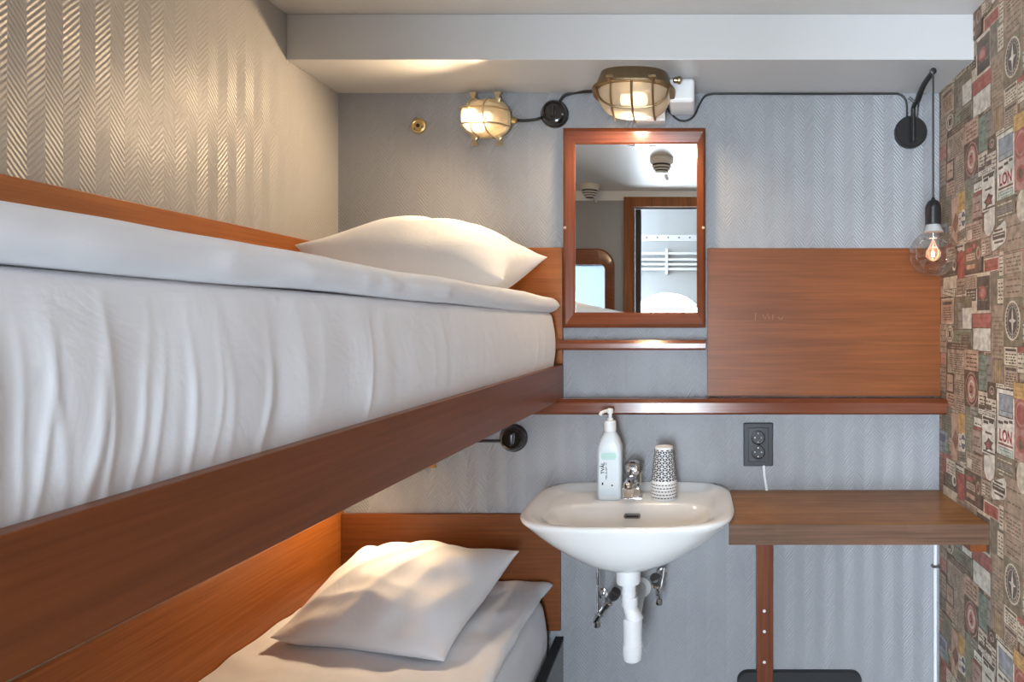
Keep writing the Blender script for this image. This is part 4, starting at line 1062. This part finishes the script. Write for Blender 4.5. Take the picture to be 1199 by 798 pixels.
# ================================================================== PENDANT LAMP
c = P(1065, 156, YB); c.y = YB - .0005
pe = thing('pendant_wall_lamp', c, 'black wall lamp arm with a hanging clear globe bulb in the right corner', 'lamp')
b = B(); lathe(b, [(.046, 0), (.046, .016), (.043, .020), (.002, .020)], c, 'W', 48); obj('wall_plate', b, M['blackmetal'], pe)
AY = 1.70; tip = P(1092, 84, AY)
b = B(); x_ = c.x
tube(b, catmull([(x_, YB - .034, c.z - .034), (x_, YB - .034, c.z + .02), (x_ - .001, YB - .036, c.z + .062), (x_ + (tip.x - x_) * .25, YB - .065, tip.z - .030), (x_ + (tip.x - x_) * .55, YB - .12, tip.z - .008), tip], 8), .0065, 12)
lathe(b, [(.004, 0), (.0085, .003), (.0085, .010), (.004, .013)], tip + Vector((0, .004, 0)), 'W', 14); obj('arm', b, M['blackmetal'], pe)
b = B(); tube(b, [(x_ - .004, YB - .06, tip.z - .033), (x_ - .022, YB - .06, tip.z - .018)], .0035, 8); obj('arm_bracket', b, M['blackmetal'], pe)
by_ = tip.y
zs0 = CZ - (235 - VY) * AY / F; zs1 = CZ - (263 - VY) * AY / F; zb_ = CZ - (297 - VY) * AY / F
b = B(); tube(b, catmull([(x_ + .016, YB - .018, c.z + .035), (x_ + .016, YB - .03, c.z + .075), (x_ + .006, YB - .07, tip.z - .03), (x_ + .0, YB - .13, tip.z - .012), (tip.x, by_ - .004, tip.z - .008)], 8) , .0025, 8)
tube(b, [(tip.x, by_ - .004, tip.z - .006), (tip.x, by_ - .004, zs0 + .004)], .0028, 8); obj('cord', b, M['cable'], pe)
cy_ = by_ - .004; X = tip.x
b = B(); lathe(b, [(.004, zs0 + .008), (.006, zs0 + .002), (.013, zs0 - .002), (.0195, zs0 - .014), (.0205, zs0 - .020), (.0205, zs1), (.018, zs1 - .001)], (X, cy_, 0), 'Z', 28); obj('lamp_holder', b, M['black'], pe)
b = B(); lathe(b, [(.0175, zs1 + .002), (.019, zs1 - .006), (.026, zs1 - .020), (.018, zs1 - .0205)], (X, cy_, 0), 'Z', 28); obj('bulb_collar', b, M['grey_metal'], pe)
b = B(); R_ = .060; pts = []
for k in range(0, 25):
    a = math.radians(26 + (180 - 26) * k / 24); pts.append((max(.0008, R_ * math.sin(a)), zb_ + R_ * math.cos(a)))
lathe(b, pts, (X, cy_, 0), 'Z', 40, 0, False, True); gb = obj('globe_bulb', b, M['clear'], pe, 60)
b = B(); zz = zb_ + .036
lp = [(0, .0), (-.006, -.012), (-.0135, -.030), (-.011, -.044), (0, -.054), (.011, -.044), (.0135, -.030), (.006, -.012)]
tube(b, catmull([(X + x, cy_, zz + z) for x, z in lp], 5, True), .0011, 6, True)
tube(b, catmull([(X, cy_ + x * .7, zz + z * .9 - .004) for x, z in lp], 5, True), .0009, 6, True)
tube(b, [(X, cy_, zz), (X, cy_, zz - .03)], .0009, 6)
tube(b, catmull([(X + .006 * math.cos(2 * PI * k / 8), cy_ + .006 * math.sin(2 * PI * k / 8), zz - .034) for k in range(8)], 4, True), .0008, 6, True)
obj('filament', b, M['filament'], gb)
b = B(); tube(b, [(X, cy_, zs1 - .02), (X, cy_, zz + .001)], .0035, 8); lathe(b, [(.022, zb_ + .041), (.026, zb_ + .038), (.022, zb_ + .0365)], (X, cy_, 0), 'Z', 28, 0, False, False); obj('filament_stem', b, M['clear'], gb)
la = bpy.data.lights.new('filament_light', 'POINT'); la.energy = .12; la.color = (1, .55, .32); la.shadow_soft_size = .02
lo = bpy.data.objects.new('filament_light', la); COL.objects.link(lo); lo.location = (X, cy_, zb_); attach(lo, pe)

# ================================================================== SMOKE DETECTORS (seen in the mirror)
def detector(label, x, y, r):
    t = thing('smoke_detector', (x, y, ZC), label, 'smoke detector', 'ceiling smoke detectors')
    b = B(); lathe(b, [(r, 0), (r, -.018), (r * .93, -.022), (r * .9, -.030)], (x, y, ZC - .0005), 'Z', 32); obj('base', b, M['detector'], t)
    for k in range(3):
        b = B(); lathe(b, [(r * (.84 - .14 * k), -.0395 - .012 * k), (r * (.86 - .14 * k), -.042 - .012 * k), (r * (.80 - .14 * k), -.046 - .012 * k)], (x, y, ZC - .0005), 'Z', 32)
        obj('ring', b, M['detector'], t)
    b = B(); lathe(b, [(r * .78, -.030), (r * .74, -.042), (r * .42, -.072)], (x, y, ZC - .0005), 'Z', 24); obj('dark_core', b, M['ink'], t)
    b = B(); tube(b, [(x + .01, y - .02, ZC - .05), (x + .022, y - .10, ZC - .075)], .008, 10); obj('test_rod', b, M['detector'], t)
detector('cream smoke detector on the ceiling near the mirror middle top', -.16, .67, .056)
detector('cream smoke detector on the ceiling over the bunk foot, left in the mirror', -.60, .08, .055)

# ================================================================== LIGHT
def area(name, loc, rot, sx, sy, e, col):
    la = bpy.data.lights.new(name, 'AREA'); la.shape = 'RECTANGLE'; la.size = sx; la.size_y = sy; la.energy = e; la.color = col
    o = bpy.data.objects.new(name, la); COL.objects.link(o); o.location = loc; o.rotation_euler = rot
    return o
# daylight pouring in through the corridor windows
area('daylight', (.1, -1.9, 1.15), (PI / 2, 0, 0), 3.0, 2.2, 900, (.78, .89, 1.0))
# fill lamp added out of view to brighten the cabin
cl = thing('fill_lamp', (.36, .45, ZC), 'added round white fill lamp on the ceiling, out of view', 'lamp')
b = B(); lathe(b, [(.15, 0), (.15, -.015), (.145, -.02)], (.36, .45, ZC - .0005), 'Z', 40); obj('base', b, M['white'], cl)
b = B(); lathe(b, [(.142, -.02), (.13, -.045), (.10, -.062), (.05, -.072), (.004, -.075)], (.36, .45, ZC - .0005), 'Z', 40); obj('diffuser', b, emit('fill_lamp_glow', (1.0, .97, .93), 10.0), cl)

w = bpy.data.worlds.new('sky'); sc.world = w; w.use_nodes = True
bg = w.node_tree.nodes['Background']; bg.inputs[0].default_value = (.80, .90, 1.0, 1); bg.inputs[1].default_value = 1.6

# ================================================================== CAMERA
cam = bpy.data.cameras.new('camera'); co = bpy.data.objects.new('camera', cam); COL.objects.link(co)
co.location = (0, 0, CZ); co.rotation_euler = (PI / 2, 0, 0)
cam.sensor_width = 36; cam.sensor_fit = 'HORIZONTAL'; cam.lens = F / 1199 * 36
cam.shift_x = -(VX - 599.5) / 1199; cam.shift_y = -(399 - VY) / 1199
cam.clip_start = .01
sc.camera = co
vs_ = sc.view_settings
vs_.view_transform = 'Standard'; vs_.look = 'None'; vs_.gamma = 1.0; vs_.exposure = 0.38; vs_.use_curve_mapping = False
